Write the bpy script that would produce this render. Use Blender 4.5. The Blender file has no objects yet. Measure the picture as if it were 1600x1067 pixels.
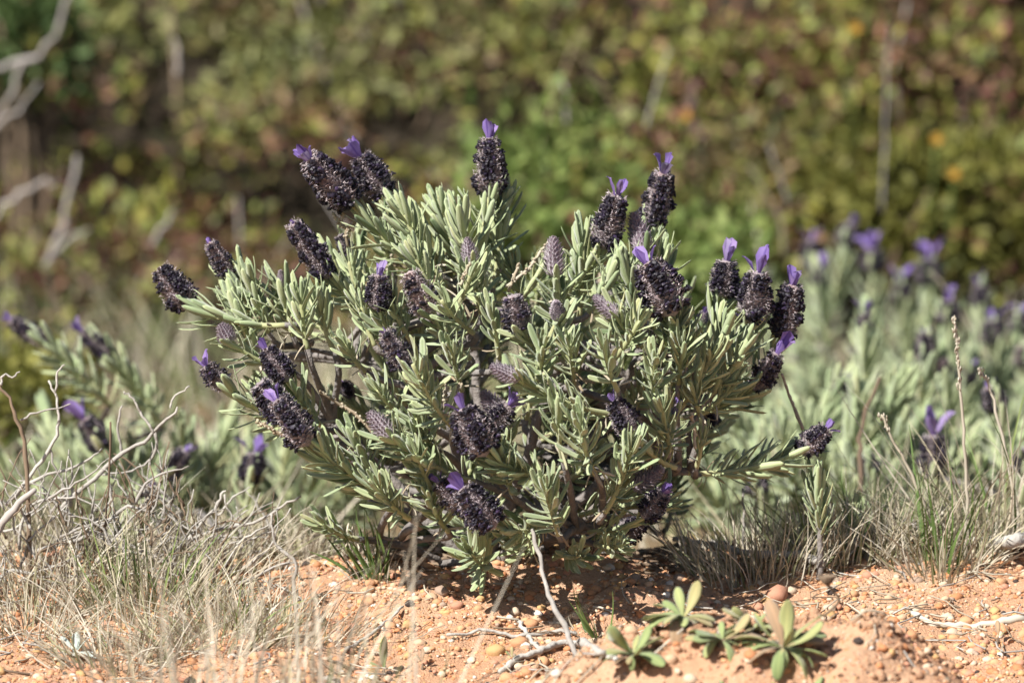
import bpy, math, random
import numpy as np
from mathutils import Vector, Matrix, Quaternion, noise as mnoise
from mathutils.bvhtree import BVHTree

random.seed(7)
rng = np.random.default_rng(7)
scene = bpy.context.scene
COL = scene.collection

# ------------------------------------------------------------------ camera, sky, sun, exposure
PITCH = math.radians(8.0)
DIST = 2.5
P0 = Vector((0.0, 0.0, 0.104))
FWD = Vector((0, math.cos(PITCH), -math.sin(PITCH)))
RGT = Vector((1, 0, 0))
UPV = Vector((0, math.sin(PITCH), math.cos(PITCH)))
CAM = P0 - FWD * DIST
LENS = 200.0
KPX = 36.0 / 1600.0 / LENS
MM = 36.0 / 1600.0 / LENS * DIST          # metres covered by one photo pixel at the focus distance
camd = bpy.data.cameras.new('camera')
camo = bpy.data.objects.new('camera', camd)
COL.objects.link(camo)
camo.location = CAM
camo.rotation_euler = (math.pi / 2 - PITCH, 0, 0)
camd.lens = LENS
camd.sensor_width = 36.0
camd.clip_start = 0.05
camd.clip_end = 500
camd.dof.use_dof = True
camd.dof.focus_distance = 2.445
camd.dof.aperture_fstop = 10.5
camd.dof.aperture_blades = 0
scene.camera = camo

SUN = Vector((-0.56, -0.56, 0.82)).normalized()
world = bpy.data.worlds.new('World')
scene.world = world
world.use_nodes = True
wn = world.node_tree.nodes
wl = world.node_tree.links
wn.clear()
wo = wn.new('ShaderNodeOutputWorld')
wb = wn.new('ShaderNodeBackground')
sky = wn.new('ShaderNodeTexSky')
sky.sky_type = 'NISHITA'
sky.sun_disc = False
sky.sun_elevation = math.asin(SUN.z)
sky.sun_rotation = math.atan2(SUN.x, SUN.y)
wb.inputs['Strength'].default_value = 0.05
wl.new(sky.outputs[0], wb.inputs['Color'])
wl.new(wb.outputs[0], wo.inputs['Surface'])
sund = bpy.data.lights.new('sun', 'SUN')
sund.energy = 5.0
sund.angle = math.radians(0.53)
sund.color = (1.0, 0.965, 0.90)
suno = bpy.data.objects.new('sun', sund)
COL.objects.link(suno)
suno.rotation_euler = (-SUN).to_track_quat('-Z', 'Y').to_euler()
suno.location = SUN * 5
scene.view_settings.view_transform = 'Standard'
scene.view_settings.look = 'None'
scene.view_settings.gamma = 1.0
scene.view_settings.exposure = 1.0
scene.render.engine = 'CYCLES'
scene.cycles.max_bounces = 3
scene.cycles.transparent_max_bounces = 4
scene.cycles.use_denoising = True


def P(px, py, Y):
    """photo pixel -> the point of its sight line at depth Y (metres behind the bush's base)"""
    d = FWD + RGT * ((px - 800) * KPX) + UPV * ((533.5 - py) * KPX)
    return CAM + d * ((Y - CAM.y) / d.y)


def project(v):
    d = Vector(v) - CAM
    z = d.dot(FWD)
    return 800 + d.dot(RGT) / z / KPX, 533.5 - d.dot(UPV) / z / KPX, z


# ------------------------------------------------------------------ mesh helpers
class Batch:
    def __init__(self):
        self.v, self.q, self.t, self.qm, self.tm, self.uv = [], [], [], [], [], []
        self.n = 0

    def add(self, v, quads=None, tris=None, mat=0, uv=None):
        v = np.asarray(v, dtype=np.float64).reshape(-1, 3)
        self.v.append(v)
        self.uv.append(np.zeros((len(v), 2)) if uv is None else np.asarray(uv, dtype=np.float64))
        if quads is not None and len(quads):
            q = np.asarray(quads, dtype=np.int64).reshape(-1, 4) + self.n
            self.q.append(q); self.qm.append(np.full(len(q), mat, dtype=np.int32))
        if tris is not None and len(tris):
            t = np.asarray(tris, dtype=np.int64).reshape(-1, 3) + self.n
            self.t.append(t); self.tm.append(np.full(len(t), mat, dtype=np.int32))
        self.n += len(v)

    def inst(self, tpl, mats, mat=0):
        """many transformed copies of a template (v, quads, tris, uv)"""
        v, q, t, uv = tpl
        M = np.asarray(mats, dtype=np.float64).reshape(-1, 4, 4)
        n, k = len(M), len(v)
        if n == 0:
            return
        vv = np.einsum('nij,kj->nki', M[:, :3, :3], v) + M[:, None, :3, 3]
        off = (np.arange(n) * k)[:, None, None]
        qq = (q[None] + off).reshape(-1, 4) if len(q) else None
        tt = (t[None] + off).reshape(-1, 3) if len(t) else None
        self.add(vv.reshape(-1, 3), qq, tt, mat, np.tile(uv, (n, 1)))

    def mesh(self, name, mats, smooth=True):
        v = np.concatenate(self.v); uv = np.concatenate(self.uv)
        q = np.concatenate(self.q) if self.q else np.zeros((0, 4), np.int64)
        t = np.concatenate(self.t) if self.t else np.zeros((0, 3), np.int64)
        mi = np.concatenate(self.qm + self.tm)
        idx = np.concatenate([q.ravel(), t.ravel()]).astype(np.int32)
        starts = np.concatenate([np.arange(len(q)) * 4, len(q) * 4 + np.arange(len(t)) * 3]).astype(np.int32)
        me = bpy.data.meshes.new(name)
        me.vertices.add(len(v)); me.vertices.foreach_set('co', v.astype(np.float32).ravel())
        me.loops.add(len(idx)); me.loops.foreach_set('vertex_index', idx)
        me.polygons.add(len(starts)); me.polygons.foreach_set('loop_start', starts)
        me.polygons.foreach_set('material_index', mi)
        me.polygons.foreach_set('use_smooth', np.full(len(starts), smooth))
        lay = me.uv_layers.new(name='UVMap')
        lay.data.foreach_set('uv', uv[idx].astype(np.float32).ravel())
        for m in mats:
            me.materials.append(m)
        me.update(calc_edges=True)
        return me

    def build(self, name, mats, parent=None, smooth=True):
        return link(name, self.mesh(name, mats, smooth), parent)


def link(name, me, parent=None):
    o = bpy.data.objects.new(name, me)
    COL.objects.link(o)
    if parent is not None:
        o.parent = parent
    return o


def tag(o, label, cat, group=None):
    o['label'] = label; o['category'] = cat
    if group:
        o['group'] = group
    return o


def empty(name, loc):
    o = bpy.data.objects.new(name, None)
    COL.objects.link(o)
    o.location = loc
    o.empty_display_size = 0.02
    return o


def rel(root, pts):
    l = Vector(root.location)
    return [Vector(p) - l for p in pts]


def frames(pts):
    pts = [Vector(p) for p in pts]
    T = []
    for i in range(len(pts)):
        a = pts[max(i - 1, 0)]; b = pts[min(i + 1, len(pts) - 1)]
        d = (b - a)
        T.append(d.normalized() if d.length > 1e-9 else Vector((0, 0, 1)))
    ref = Vector((0.31, 0.2, 0.93)) if abs(T[0].z) < 0.8 else Vector((0.9, 0.3, 0.1))
    N = [(ref - T[0] * ref.dot(T[0])).normalized()]
    for i in range(1, len(pts)):
        n = N[-1] - T[i] * N[-1].dot(T[i])
        N.append(n.normalized() if n.length > 1e-6 else N[-1])
    return T, N


def tube(batch, pts, radii, n=6, mat=0, cap=True):
    pts = [Vector(p) for p in pts]
    T, N = frames(pts)
    vs, uv, qs, ts = [], [], [], []
    for i, p in enumerate(pts):
        B = T[i].cross(N[i])
        for k in range(n):
            a = 2 * math.pi * k / n
            vs.append(p + (N[i] * math.cos(a) + B * math.sin(a)) * radii[i])
            uv.append((k / n, i / max(1, len(pts) - 1)))
    for i in range(len(pts) - 1):
        for k in range(n):
            k2 = (k + 1) % n
            qs.append((i * n + k, i * n + k2, (i + 1) * n + k2, (i + 1) * n + k))
    if cap:
        b = (len(pts) - 1) * n
        vs.append(pts[-1] + T[-1] * radii[-1] * 0.6); uv.append((0.5, 1))
        for k in range(n):
            ts.append((b + k, b + (k + 1) % n, len(vs) - 1))
        vs.append(pts[0] - T[0] * radii[0] * 0.6); uv.append((0.5, 0))
        for k in range(n):
            ts.append(((k + 1) % n, k, len(vs) - 1))
    batch.add([tuple(v) for v in vs], qs, ts, mat, uv)


def bez(a, b, c, d, n):
    out = []
    for i in range(n):
        t = i / (n - 1); s = 1 - t
        out.append(a * (s ** 3) + b * (3 * s * s * t) + c * (3 * s * t * t) + d * (t ** 3))
    return out


def poly_smooth(pts, sub=4, jit=0.0):
    """Catmull-Rom through the points with a little wander"""
    pts = [Vector(p) for p in pts]
    P_ = [pts[0] * 2 - pts[1]] + pts + [pts[-1] * 2 - pts[-2]]
    out = []
    for i in range(1, len(P_) - 2):
        p0, p1, p2, p3 = P_[i - 1:i + 3]
        for s in range(sub):
            t = s / sub
            v = 0.5 * ((2 * p1) + (p2 - p0) * t + (2 * p0 - 5 * p1 + 4 * p2 - p3) * t * t + (3 * p1 - p0 - 3 * p2 + p3) * t ** 3)
            if jit:
                v = v + Vector((random.gauss(0, jit), random.gauss(0, jit), random.gauss(0, jit)))
            out.append(v)
    out.append(pts[-1])
    return out


# ------------------------------------------------------------------ materials
def material(name):
    m = bpy.data.materials.new(name)
    m.use_nodes = True
    nt = m.node_tree
    nt.nodes.clear()
    out = nt.nodes.new('ShaderNodeOutputMaterial')
    b = nt.nodes.new('ShaderNodeBsdfPrincipled')
    nt.links.new(b.outputs[0], out.inputs['Surface'])
    return m, nt, b, out


def ramp_node(nt, stops, fac, interp='LINEAR'):
    r = nt.nodes.new('ShaderNodeValToRGB')
    r.color_ramp.interpolation = interp
    els = r.color_ramp.elements
    while len(els) > 1:
        els.remove(els[-1])
    els[0].position = stops[0][0]; els[0].color = (*stops[0][1], 1)
    for p, c in stops[1:]:
        e = els.new(p); e.color = (*c, 1)
    nt.links.new(fac, r.inputs['Fac'])
    return r


def rand_value(nt):
    """a random number for each separate piece: island plus object"""
    g = nt.nodes.new('ShaderNodeNewGeometry')
    o = nt.nodes.new('ShaderNodeObjectInfo')
    a = nt.nodes.new('ShaderNodeMath'); a.operation = 'ADD'
    nt.links.new(g.outputs['Random Per Island'], a.inputs[0])
    nt.links.new(o.outputs['Random'], a.inputs[1])
    f = nt.nodes.new('ShaderNodeMath'); f.operation = 'FRACT'
    nt.links.new(a.outputs[0], f.inputs[0])
    return f.outputs[0]


def noise_node(nt, scale, detail=3, coord='Object', rough=0.6):
    tc = nt.nodes.new('ShaderNodeTexCoord')
    n = nt.nodes.new('ShaderNodeTexNoise')
    n.inputs['Scale'].default_value = scale
    n.inputs['Detail'].default_value = detail
    n.inputs['Roughness'].default_value = rough
    nt.links.new(tc.outputs[coord], n.inputs['Vector'])
    return n.outputs['Fac']


def mixc(nt, fac, a, b, blend='MIX'):
    m = nt.nodes.new('ShaderNodeMix')
    m.data_type = 'RGBA'; m.blend_type = blend
    if isinstance(fac, (int, float)):
        m.inputs['Factor'].default_value = fac
    else:
        nt.links.new(fac, m.inputs['Factor'])
    for key, v in (('A', a), ('B', b)):
        s = [i for i in m.inputs if i.name == key and i.type == 'RGBA'][0]
        if isinstance(v, tuple):
            s.default_value = (*v, 1)
        else:
            nt.links.new(v, s)
    return [o for o in m.outputs if o.type == 'RGBA'][0]


def bump(nt, b, height, strength, dist):
    n = nt.nodes.new('ShaderNodeBump')
    n.inputs['Strength'].default_value = strength
    n.inputs['Distance'].default_value = dist
    nt.links.new(height, n.inputs['Height'])
    nt.links.new(n.outputs[0], b.inputs['Normal'])


def math_node(nt, op, a, b=None, clamp=False):
    m = nt.nodes.new('ShaderNodeMath'); m.operation = op; m.use_clamp = clamp
    for i, v in enumerate((a, b)):
        if v is None:
            continue
        if isinstance(v, (int, float)):
            m.inputs[i].default_value = v
        else:
            nt.links.new(v, m.inputs[i])
    return m.outputs[0]


def pieces_material(name, stops, rough=0.8, interp='LINEAR', nscale=None, namt=0.35, translucent=0.0, bumps=None, sheen=0.0, rib=None, base_tint=None, spec=0.3):
    """colour differs from piece to piece; optional blotches, mid-rib line and paler base from the piece's own UV"""
    m, nt, b, out = material(name)
    col = ramp_node(nt, stops, rand_value(nt), interp).outputs[0]
    if nscale:
        nf = noise_node(nt, nscale)
        dark = mixc(nt, 1.0, col, (1 - namt, 1 - namt, 1 - namt), 'MULTIPLY')
        col = mixc(nt, nf, dark, mixc(nt, 0.25, col, (1, 1, 1), 'SCREEN') if namt > 0.5 else col)
    if rib or base_tint:
        uvn = nt.nodes.new('ShaderNodeUVMap'); uvn.uv_map = 'UVMap'
        sp = nt.nodes.new('ShaderNodeSeparateXYZ')
        nt.links.new(uvn.outputs[0], sp.inputs[0])
        if rib:
            d = math_node(nt, 'ABSOLUTE', math_node(nt, 'SUBTRACT', sp.outputs[0], 0.5))
            f = math_node(nt, 'MULTIPLY', math_node(nt, 'SUBTRACT', 0.13, d), 9.0, True)
            col = mixc(nt, f, col, mixc(nt, 1.0, col, rib, 'MULTIPLY'))
        if base_tint:
            f = math_node(nt, 'MULTIPLY', math_node(nt, 'SUBTRACT', 0.45, sp.outputs[1]), 1.6, True)
            col = mixc(nt, f, col, base_tint)
    nt.links.new(col, b.inputs['Base Color'])
    b.inputs['Roughness'].default_value = rough
    b.inputs['Specular IOR Level'].default_value = spec
    if sheen:
        b.inputs['Sheen Weight'].default_value = sheen
        b.inputs['Sheen Roughness'].default_value = 0.6
    if bumps:
        bump(nt, b, noise_node(nt, bumps[0], 2), bumps[1], bumps[2])
    if translucent:
        tr = nt.nodes.new('ShaderNodeBsdfTranslucent')
        nt.links.new(col, tr.inputs['Color'])
        mx = nt.nodes.new('ShaderNodeMixShader')
        mx.inputs[0].default_value = translucent
        nt.links.new(b.outputs[0], mx.inputs[1]); nt.links.new(tr.outputs[0], mx.inputs[2])
        nt.links.new(mx.outputs[0], out.inputs['Surface'])
    return m


M_LEAF = pieces_material('felted_leaf', [(0, (0.275, 0.345, 0.18)), (0.35, (0.37, 0.435, 0.23)), (0.7, (0.45, 0.495, 0.265)), (0.9, (0.39, 0.46, 0.285)), (1, (0.46, 0.45, 0.22))],
                         rough=0.75, nscale=260, namt=0.25, translucent=0.08, sheen=0.25, rib=(0.72, 0.78, 0.66), base_tint=(0.36, 0.40, 0.19), bumps=(1500, 0.25, 0.0004))
M_LEAFDARK = pieces_material('green_leaf', [(0, (0.13, 0.19, 0.085)), (0.5, (0.17, 0.235, 0.11)), (1, (0.215, 0.27, 0.13))],
                             rough=0.65, nscale=260, namt=0.2, translucent=0.18, sheen=0.15, rib=(0.8, 0.85, 0.75), base_tint=(0.22, 0.26, 0.10))
M_LEAFDRY = pieces_material('dry_leaf', [(0, (0.30, 0.23, 0.15)), (0.4, (0.43, 0.36, 0.26)), (0.8, (0.54, 0.48, 0.38)), (1, (0.36, 0.35, 0.22))],
                            rough=0.9, nscale=300, namt=0.3, translucent=0.08)
M_STEM = pieces_material('green_stem', [(0, (0.33, 0.35, 0.16)), (1, (0.42, 0.42, 0.22))], rough=0.7, nscale=200, namt=0.3, sheen=0.2)
M_WOOD = pieces_material('shrub_wood', [(0, (0.065, 0.042, 0.028)), (1, (0.12, 0.082, 0.058))], rough=0.95, nscale=140, namt=0.55, bumps=(400, 0.7, 0.002))
M_CALYX = pieces_material('woolly_calyx', [(0, (0.10, 0.062, 0.08)), (0.4, (0.18, 0.125, 0.14)), (0.75, (0.27, 0.205, 0.22)), (1, (0.20, 0.10, 0.10))],
                          rough=0.95, nscale=900, namt=0.4, sheen=0.5, bumps=(2500, 0.8, 0.0006))
M_CALYXPINK = pieces_material('rosy_calyx', [(0, (0.17, 0.085, 0.085)), (0.5, (0.27, 0.17, 0.16)), (1, (0.36, 0.26, 0.25))],
                              rough=0.95, nscale=900, namt=0.4, sheen=0.5)
M_BUD = pieces_material('bud_scale', [(0, (0.17, 0.12, 0.15)), (0.5, (0.27, 0.205, 0.25)), (1, (0.36, 0.30, 0.33))],
                        rough=0.9, nscale=900, namt=0.3, sheen=0.5, rib=(0.6, 0.45, 0.55))
M_HAIR = pieces_material('white_hair', [(0, (0.33, 0.27, 0.29)), (1, (0.50, 0.44, 0.45))], rough=0.9)
M_FLORET = pieces_material('withered_floret', [(0, (0.008, 0.006, 0.011)), (0.6, (0.014, 0.010, 0.020)), (0.9, (0.024, 0.016, 0.036)), (1, (0.05, 0.03, 0.08))],
                           rough=0.55, nscale=1500, namt=0.5, spec=0.35)
M_PETAL = pieces_material('violet_bract', [(0, (0.25, 0.16, 0.46)), (0.5, (0.31, 0.22, 0.55)), (0.85, (0.38, 0.26, 0.55)), (1, (0.38, 0.33, 0.50))], rough=0.6,
                          nscale=420, namt=0.5, translucent=0.35, rib=(0.5, 0.42, 0.65), base_tint=(0.16, 0.09, 0.22))
M_TWIG = pieces_material('dead_twig', [(0, (0.24, 0.20, 0.16)), (0.5, (0.36, 0.32, 0.265)), (1, (0.47, 0.43, 0.37))], rough=0.95, nscale=120, namt=0.55, bumps=(500, 0.6, 0.001))
M_TWIGDARK = pieces_material('brown_twig', [(0, (0.16, 0.11, 0.075)), (1, (0.30, 0.22, 0.15))], rough=0.95, nscale=120, namt=0.5)
M_GREYTWIG = pieces_material('grey_branch', [(0, (0.22, 0.18, 0.15)), (1, (0.34, 0.28, 0.24))], rough=0.95, nscale=60, namt=0.6)
M_STRAW = pieces_material('straw', [(0, (0.30, 0.25, 0.18)), (0.4, (0.44, 0.39, 0.30)), (0.8, (0.56, 0.51, 0.42)), (1, (0.32, 0.28, 0.21))], rough=0.85, translucent=0.15)
M_GRASSGREY = pieces_material('half_dry_grass', [(0, (0.17, 0.19, 0.09)), (0.35, (0.28, 0.27, 0.15)), (0.7, (0.42, 0.37, 0.25)), (1, (0.52, 0.47, 0.35))], rough=0.8, translucent=0.2)
M_GRASSGREEN = pieces_material('green_grass', [(0, (0.07, 0.12, 0.03)), (0.6, (0.13, 0.19, 0.055)), (1, (0.20, 0.25, 0.08))], rough=0.6, translucent=0.25)
M_WEED = pieces_material('rosette_leaf', [(0, (0.24, 0.31, 0.11)), (0.45, (0.31, 0.37, 0.14)), (0.75, (0.38, 0.38, 0.15)), (0.9, (0.42, 0.32, 0.16)), (1, (0.38, 0.24, 0.14))],
                         rough=0.65, nscale=160, namt=0.25, translucent=0.25, rib=(1.25, 1.2, 1.2), sheen=0.3)
M_SILVER = pieces_material('silver_leaf', [(0, (0.36, 0.42, 0.36)), (1, (0.55, 0.60, 0.56))], rough=0.8, translucent=0.1, sheen=0.4)
M_PEBBLE = pieces_material('pebble', [(0, (0.50, 0.22, 0.10)), (0.14, (0.58, 0.32, 0.17)), (0.30, (0.53, 0.27, 0.14)), (0.44, (0.58, 0.38, 0.24)), (0.56, (0.54, 0.33, 0.15)),
                                      (0.66, (0.60, 0.46, 0.33)), (0.80, (0.50, 0.25, 0.16)), (0.90, (0.66, 0.58, 0.50)), (0.935, (0.38, 0.27, 0.20)), (0.978, (0.05, 0.035, 0.03))],
                           rough=0.75, interp='CONSTANT', nscale=260, namt=0.3, bumps=(700, 0.35, 0.001))
M_ORANGE = pieces_material('orange_blossom', [(0, (0.50, 0.24, 0.03)), (1, (0.55, 0.32, 0.05))], rough=0.6, translucent=0.2)

# sand
M_SAND, nt, b, out = material('orange_sand')
f1 = noise_node(nt, 9, 5)
f2 = noise_node(nt, 180, 4)
f3 = noise_node(nt, 1200, 3)
c = ramp_node(nt, [(0.3, (0.46, 0.235, 0.13)), (0.5, (0.55, 0.31, 0.185)), (0.7, (0.58, 0.39, 0.26))], f1).outputs[0]
c = mixc(nt, f2, mixc(nt, 1.0, c, (0.68, 0.62, 0.58), 'MULTIPLY'), c)
c = mixc(nt, math_node(nt, 'MULTIPLY', f3, 0.5), c, (0.62, 0.42, 0.28))
sep = nt.nodes.new('ShaderNodeSeparateXYZ'); tcx = nt.nodes.new('ShaderNodeTexCoord')
nt.links.new(tcx.outputs['Object'], sep.inputs[0])
far = math_node(nt, 'MULTIPLY', math_node(nt, 'SUBTRACT', sep.outputs[1], 0.10), 3.0, True)   # humus and straw litter under the heath, painted shade close behind the bush, bare sand at the path
c = mixc(nt, far, c, ramp_node(nt, [(0.35, (0.10, 0.075, 0.045)), (0.65, (0.26, 0.19, 0.11))], noise_node(nt, 14, 4)).outputs[0])
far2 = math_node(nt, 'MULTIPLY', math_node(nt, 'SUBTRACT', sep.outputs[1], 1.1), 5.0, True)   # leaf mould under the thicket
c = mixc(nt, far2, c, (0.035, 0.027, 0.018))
nt.links.new(c, b.inputs['Base Color'])
b.inputs['Roughness'].default_value = 0.95
b.inputs['Specular IOR Level'].default_value = 0.15
hsum = math_node(nt, 'ADD', f2, math_node(nt, 'MULTIPLY', f3, 0.6))
bump(nt, b, hsum, 0.9, 0.003)

# heath leaves: kinds of plant change over the bank
M_HEATH, nt, b, out = material('heath_leaf')
r1 = rand_value(nt)
green = ramp_node(nt, [(0, (0.06, 0.075, 0.014)), (0.35, (0.16, 0.17, 0.03)), (0.7, (0.30, 0.275, 0.05)), (0.85, (0.20, 0.255, 0.06)), (1, (0.30, 0.31, 0.09))], r1).outputs[0]
red = ramp_node(nt, [(0, (0.07, 0.028, 0.024)), (0.5, (0.15, 0.062, 0.042)), (0.9, (0.21, 0.125, 0.05)), (1, (0.36, 0.15, 0.11))], r1).outputs[0]
grey = ramp_node(nt, [(0, (0.09, 0.11, 0.032)), (1, (0.23, 0.23, 0.075))], r1).outputs[0]
patch = noise_node(nt, 15.0, 4)
patch2 = noise_node(nt, 4.2, 2)
c = mixc(nt, math_node(nt, 'GREATER_THAN', math_node(nt, 'ADD', patch, math_node(nt, 'MULTIPLY', math_node(nt, 'FRACT', math_node(nt, 'MULTIPLY', r1, 37.0)), 0.22)), 0.60), green, red)
c = mixc(nt, math_node(nt, 'MULTIPLY', math_node(nt, 'SUBTRACT', patch2, 0.55), 9.0, True), c, grey)
nt.links.new(c, b.inputs['Base Color'])
b.inputs['Roughness'].default_value = 0.6
tr = nt.nodes.new('ShaderNodeBsdfTranslucent'); nt.links.new(c, tr.inputs['Color'])
mx = nt.nodes.new('ShaderNodeMixShader'); mx.inputs[0].default_value = 0.25
nt.links.new(b.outputs[0], mx.inputs[1]); nt.links.new(tr.outputs[0], mx.inputs[2]); nt.links.new(mx.outputs[0], out.inputs['Surface'])
M_BRIGHT = pieces_material('bright_leaf', [(0, (0.08, 0.125, 0.028)), (0.5, (0.16, 0.215, 0.055)), (1, (0.24, 0.28, 0.085))], rough=0.6, translucent=0.25)
M_OLIVE = pieces_material('olive_leaf', [(0, (0.08, 0.085, 0.016)), (0.5, (0.15, 0.15, 0.03)), (1, (0.21, 0.195, 0.05))], rough=0.6, translucent=0.25)
M_DEEP = pieces_material('deep_green_leaf', [(0, (0.04, 0.075, 0.02)), (0.5, (0.08, 0.13, 0.04)), (1, (0.12, 0.17, 0.06))], rough=0.6, translucent=0.25)


# ------------------------------------------------------------------ ground
def sm(a, b_, x):
    t = np.clip((x - a) / (b_ - a), 0, 1)
    return t * t * (3 - 2 * t)


MOUNDS = [(0.085, -0.22, 0.040, 0.075), (0.145, -0.225, 0.030, 0.06), (0.03, -0.225, 0.018, 0.05), (-0.01, -0.035, 0.008, 0.09), (0.27, -0.29, 0.03, 0.05), (0.18, 0.02, 0.008, 0.1)]


LR = np.random.default_rng(5)
LUMPS = [(LR.normal(0.09, 0.06), LR.normal(-0.235, 0.04), LR.uniform(-0.006, 0.007), LR.uniform(0.005, 0.016)) for _ in range(190)]
LUMPS += [(LR.uniform(-0.3, 0.33), LR.uniform(-0.2, 0.06), LR.uniform(-0.002, 0.003), LR.uniform(0.006, 0.02)) for _ in range(130)]
LA = np.array(LUMPS)


def lumps(x, y):
    if x.ndim == 0:
        return float((LA[:, 2] * np.exp(-((x - LA[:, 0]) ** 2 + (y - LA[:, 1]) ** 2) / LA[:, 3] ** 2)).sum())
    h = np.zeros_like(x)
    for a, b_, c_, d_ in LUMPS:
        h += c_ * np.exp(-((x - a) ** 2 + (y - b_) ** 2) / (d_ * d_))
    return h


def ground_h(x, y):
    x = np.asarray(x, dtype=np.float64); y = np.asarray(y, dtype=np.float64)
    h = np.where(y < 0, y * 0.14, 0.0)
    h = np.where(y < -0.6, -0.084 + (y + 0.6) * 0.02, h)
    h = h - 0.05 * sm(0.02, 0.26, y) - 0.04 * sm(0.2, 0.8, y)
    for mx_, my_, mh, mr in MOUNDS:
        h = h + mh * np.exp(-((x - mx_) ** 2 + (y - my_) ** 2) / (mr * mr) * 1.4)
    h = h + 0.004 * np.sin(x * 23 + 1.3) * np.cos(y * 19 + x * 7) + 0.0022 * np.sin(x * 61 + y * 37) + 0.0012 * np.sin(x * 143 - y * 97 + 2)
    h = h + lumps(x, y)
    bank = sm(1.25, 2.6, y + 0.10 * np.sin(x * 2.3) + 0.05 * np.sin(x * 7.1))
    h = h + bank * 0.75 + np.clip(y - 2.5, 0, 60) * 0.06
    return h


def gz(x, y):
    return float(ground_h(x, y))


def G(px, py, lift=0.0):
    """point of the ground under a photo pixel"""
    d = FWD + RGT * ((px - 800) * KPX) + UPV * ((533.5 - py) * KPX)
    t = 1.6
    while t < 6:
        p = CAM + d * t
        if p.z <= gz(p.x, p.y):
            break
        t += 0.004
    p = CAM + d * t
    return Vector((p.x, p.y, gz(p.x, p.y) + lift))


def GY(px, Y, lift=0.0):
    """ground point at depth Y in the picture column px"""
    p = P(px, 800, Y)
    return Vector((p.x, Y, gz(p.x, Y) + lift))


def axis(lo, hi, fine, far_):
    a = list(np.arange(lo, hi + 1e-9, fine))
    s = fine; x = hi
    while x < far_:
        s *= 1.22; x += s; a.append(x)
    s = fine; x = lo; pre = []
    while x > -far_:
        s *= 1.22; x -= s; pre.append(x)
    return np.array(pre[::-1] + a)


xs = axis(-0.36, 0.42, 0.0055, 80)
ys = axis(-0.36, 0.16, 0.005, 80)
XX, YY = np.meshgrid(xs, ys)
ZZ = ground_h(XX, YY)
near = np.exp(-((XX - 0.03) ** 2 + (YY + 0.1) ** 2) / 0.25)
ZZ = ZZ + near * rng.normal(0, 0.0007, ZZ.shape)
nx, ny = len(xs), len(ys)
ii = np.arange(nx * ny).reshape(ny, nx)
quads = np.stack([ii[:-1, :-1], ii[:-1, 1:], ii[1:, 1:], ii[1:, :-1]], -1).reshape(-1, 4)
gb = Batch()
gb.add(np.stack([XX, YY, ZZ], -1).reshape(-1, 3), quads)
ground = gb.build('ground', [M_SAND])
ground['kind'] = 'structure'


def pebble_tpl(seed):
    r = np.random.default_rng(seed)
    v = [(0, 0, 1)]; seg = 7
    for z, rad in ((0.55, 0.82), (-0.1, 1.0), (-0.7, 0.7)):
        for k in range(seg):
            a = 2 * math.pi * (k + 0.5 * (z > 0)) / seg
            f = rad * r.uniform(0.74, 1.18)
            v.append((math.cos(a) * f, math.sin(a) * f, z * r.uniform(0.7, 1.2)))
    t, q = [], []
    for k in range(seg):
        t.append((0, 1 + k, 1 + (k + 1) % seg))
        for ring in range(2):
            a0 = 1 + ring * seg; a1 = a0 + seg
            q.append((a0 + k, a1 + k, a1 + (k + 1) % seg, a0 + (k + 1) % seg))
    v = np.array(v)
    v[:, 0] *= r.uniform(0.85, 1.15); v[:, 1] *= r.uniform(0.7, 1.0)
    return v, np.array(q), np.array(t), np.zeros((len(v), 2))


PEB = [pebble_tpl(i) for i in range(8)]


def tfm(loc, rot=None, s=(1, 1, 1)):
    M = Matrix.Translation(loc)
    if rot is not None:
        M = M @ (rot.to_matrix() if isinstance(rot, Quaternion) else rot).to_4x4()
    return M @ Matrix.Diagonal((s[0], s[1], s[2], 1))


peb = []
for k in range(21000):
    x = random.uniform(-0.32, 0.34); y = random.uniform(-0.26, 0.10)
    if k > 19300:
        y = random.uniform(0.05, 0.5); x = random.uniform(-0.35, 0.4)
    r = 0.0007 + min(random.expovariate(1 / 0.00066), 0.0026)
    if math.hypot(x - 0.085, y + 0.235) < 0.075 and random.random() < 0.7:
        r *= 0.5
    z = gz(x, y)
    q = Quaternion((0, 0, 1), random.uniform(0, 6.28)) @ Quaternion((1, 0, 0), random.gauss(0, 0.25))
    fl = random.uniform(0.55, 0.85)
    px, py, _ = project((x, y, z))
    inside = 0 < px < 1600 and 0 < py < 1067 and y < 0.05
    peb.append((r * fl * (1 if inside else 0), k % 8, tfm((x, y, z + r * fl * random.uniform(-0.15, 0.3)), q, (r, r, r * fl))))
# the few that stand out in the photograph
for px, py, w, tone in ((830, 980, 13, 0), (805, 960, 10, 0), (845, 957, 9, 0), (715, 953, 11, 0), (690, 930, 13, 0), (775, 1023, 16, 0), (812, 1012, 15, 0), (870, 1060, 10, 0), (1380, 1015, 9, 0), (1450, 1005, 10, 0), (1410, 968, 9, 0), (1215, 938, 22, 0), (640, 950, 9, 0), (1490, 1000, 9, 0)):
    p = G(px, py)
    r = w * MM
    peb.append((1.0, tone, tfm(p + Vector((0, 0, r * 0.3)), Quaternion((0, 0, 1), random.uniform(0, 6)), (r, r, r * 0.75))))
peb.sort(key=lambda e: -e[0])
peb_mesh = []
for i, tpl in enumerate(PEB):
    pb = Batch(); pb.add(tpl[0], tpl[1], tpl[2], 0, tpl[3])
    peb_mesh.append(pb.mesh('pebble', [M_PEBBLE]))
for s, k, M in peb[:300]:
    o = link('pebble', peb_mesh[k], ground); o.matrix_basis = M
gb = Batch()
for k in range(8):
    gb.inst(PEB[k], [np.array(M) for s, kk, M in peb[300:] if kk == k])
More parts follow.
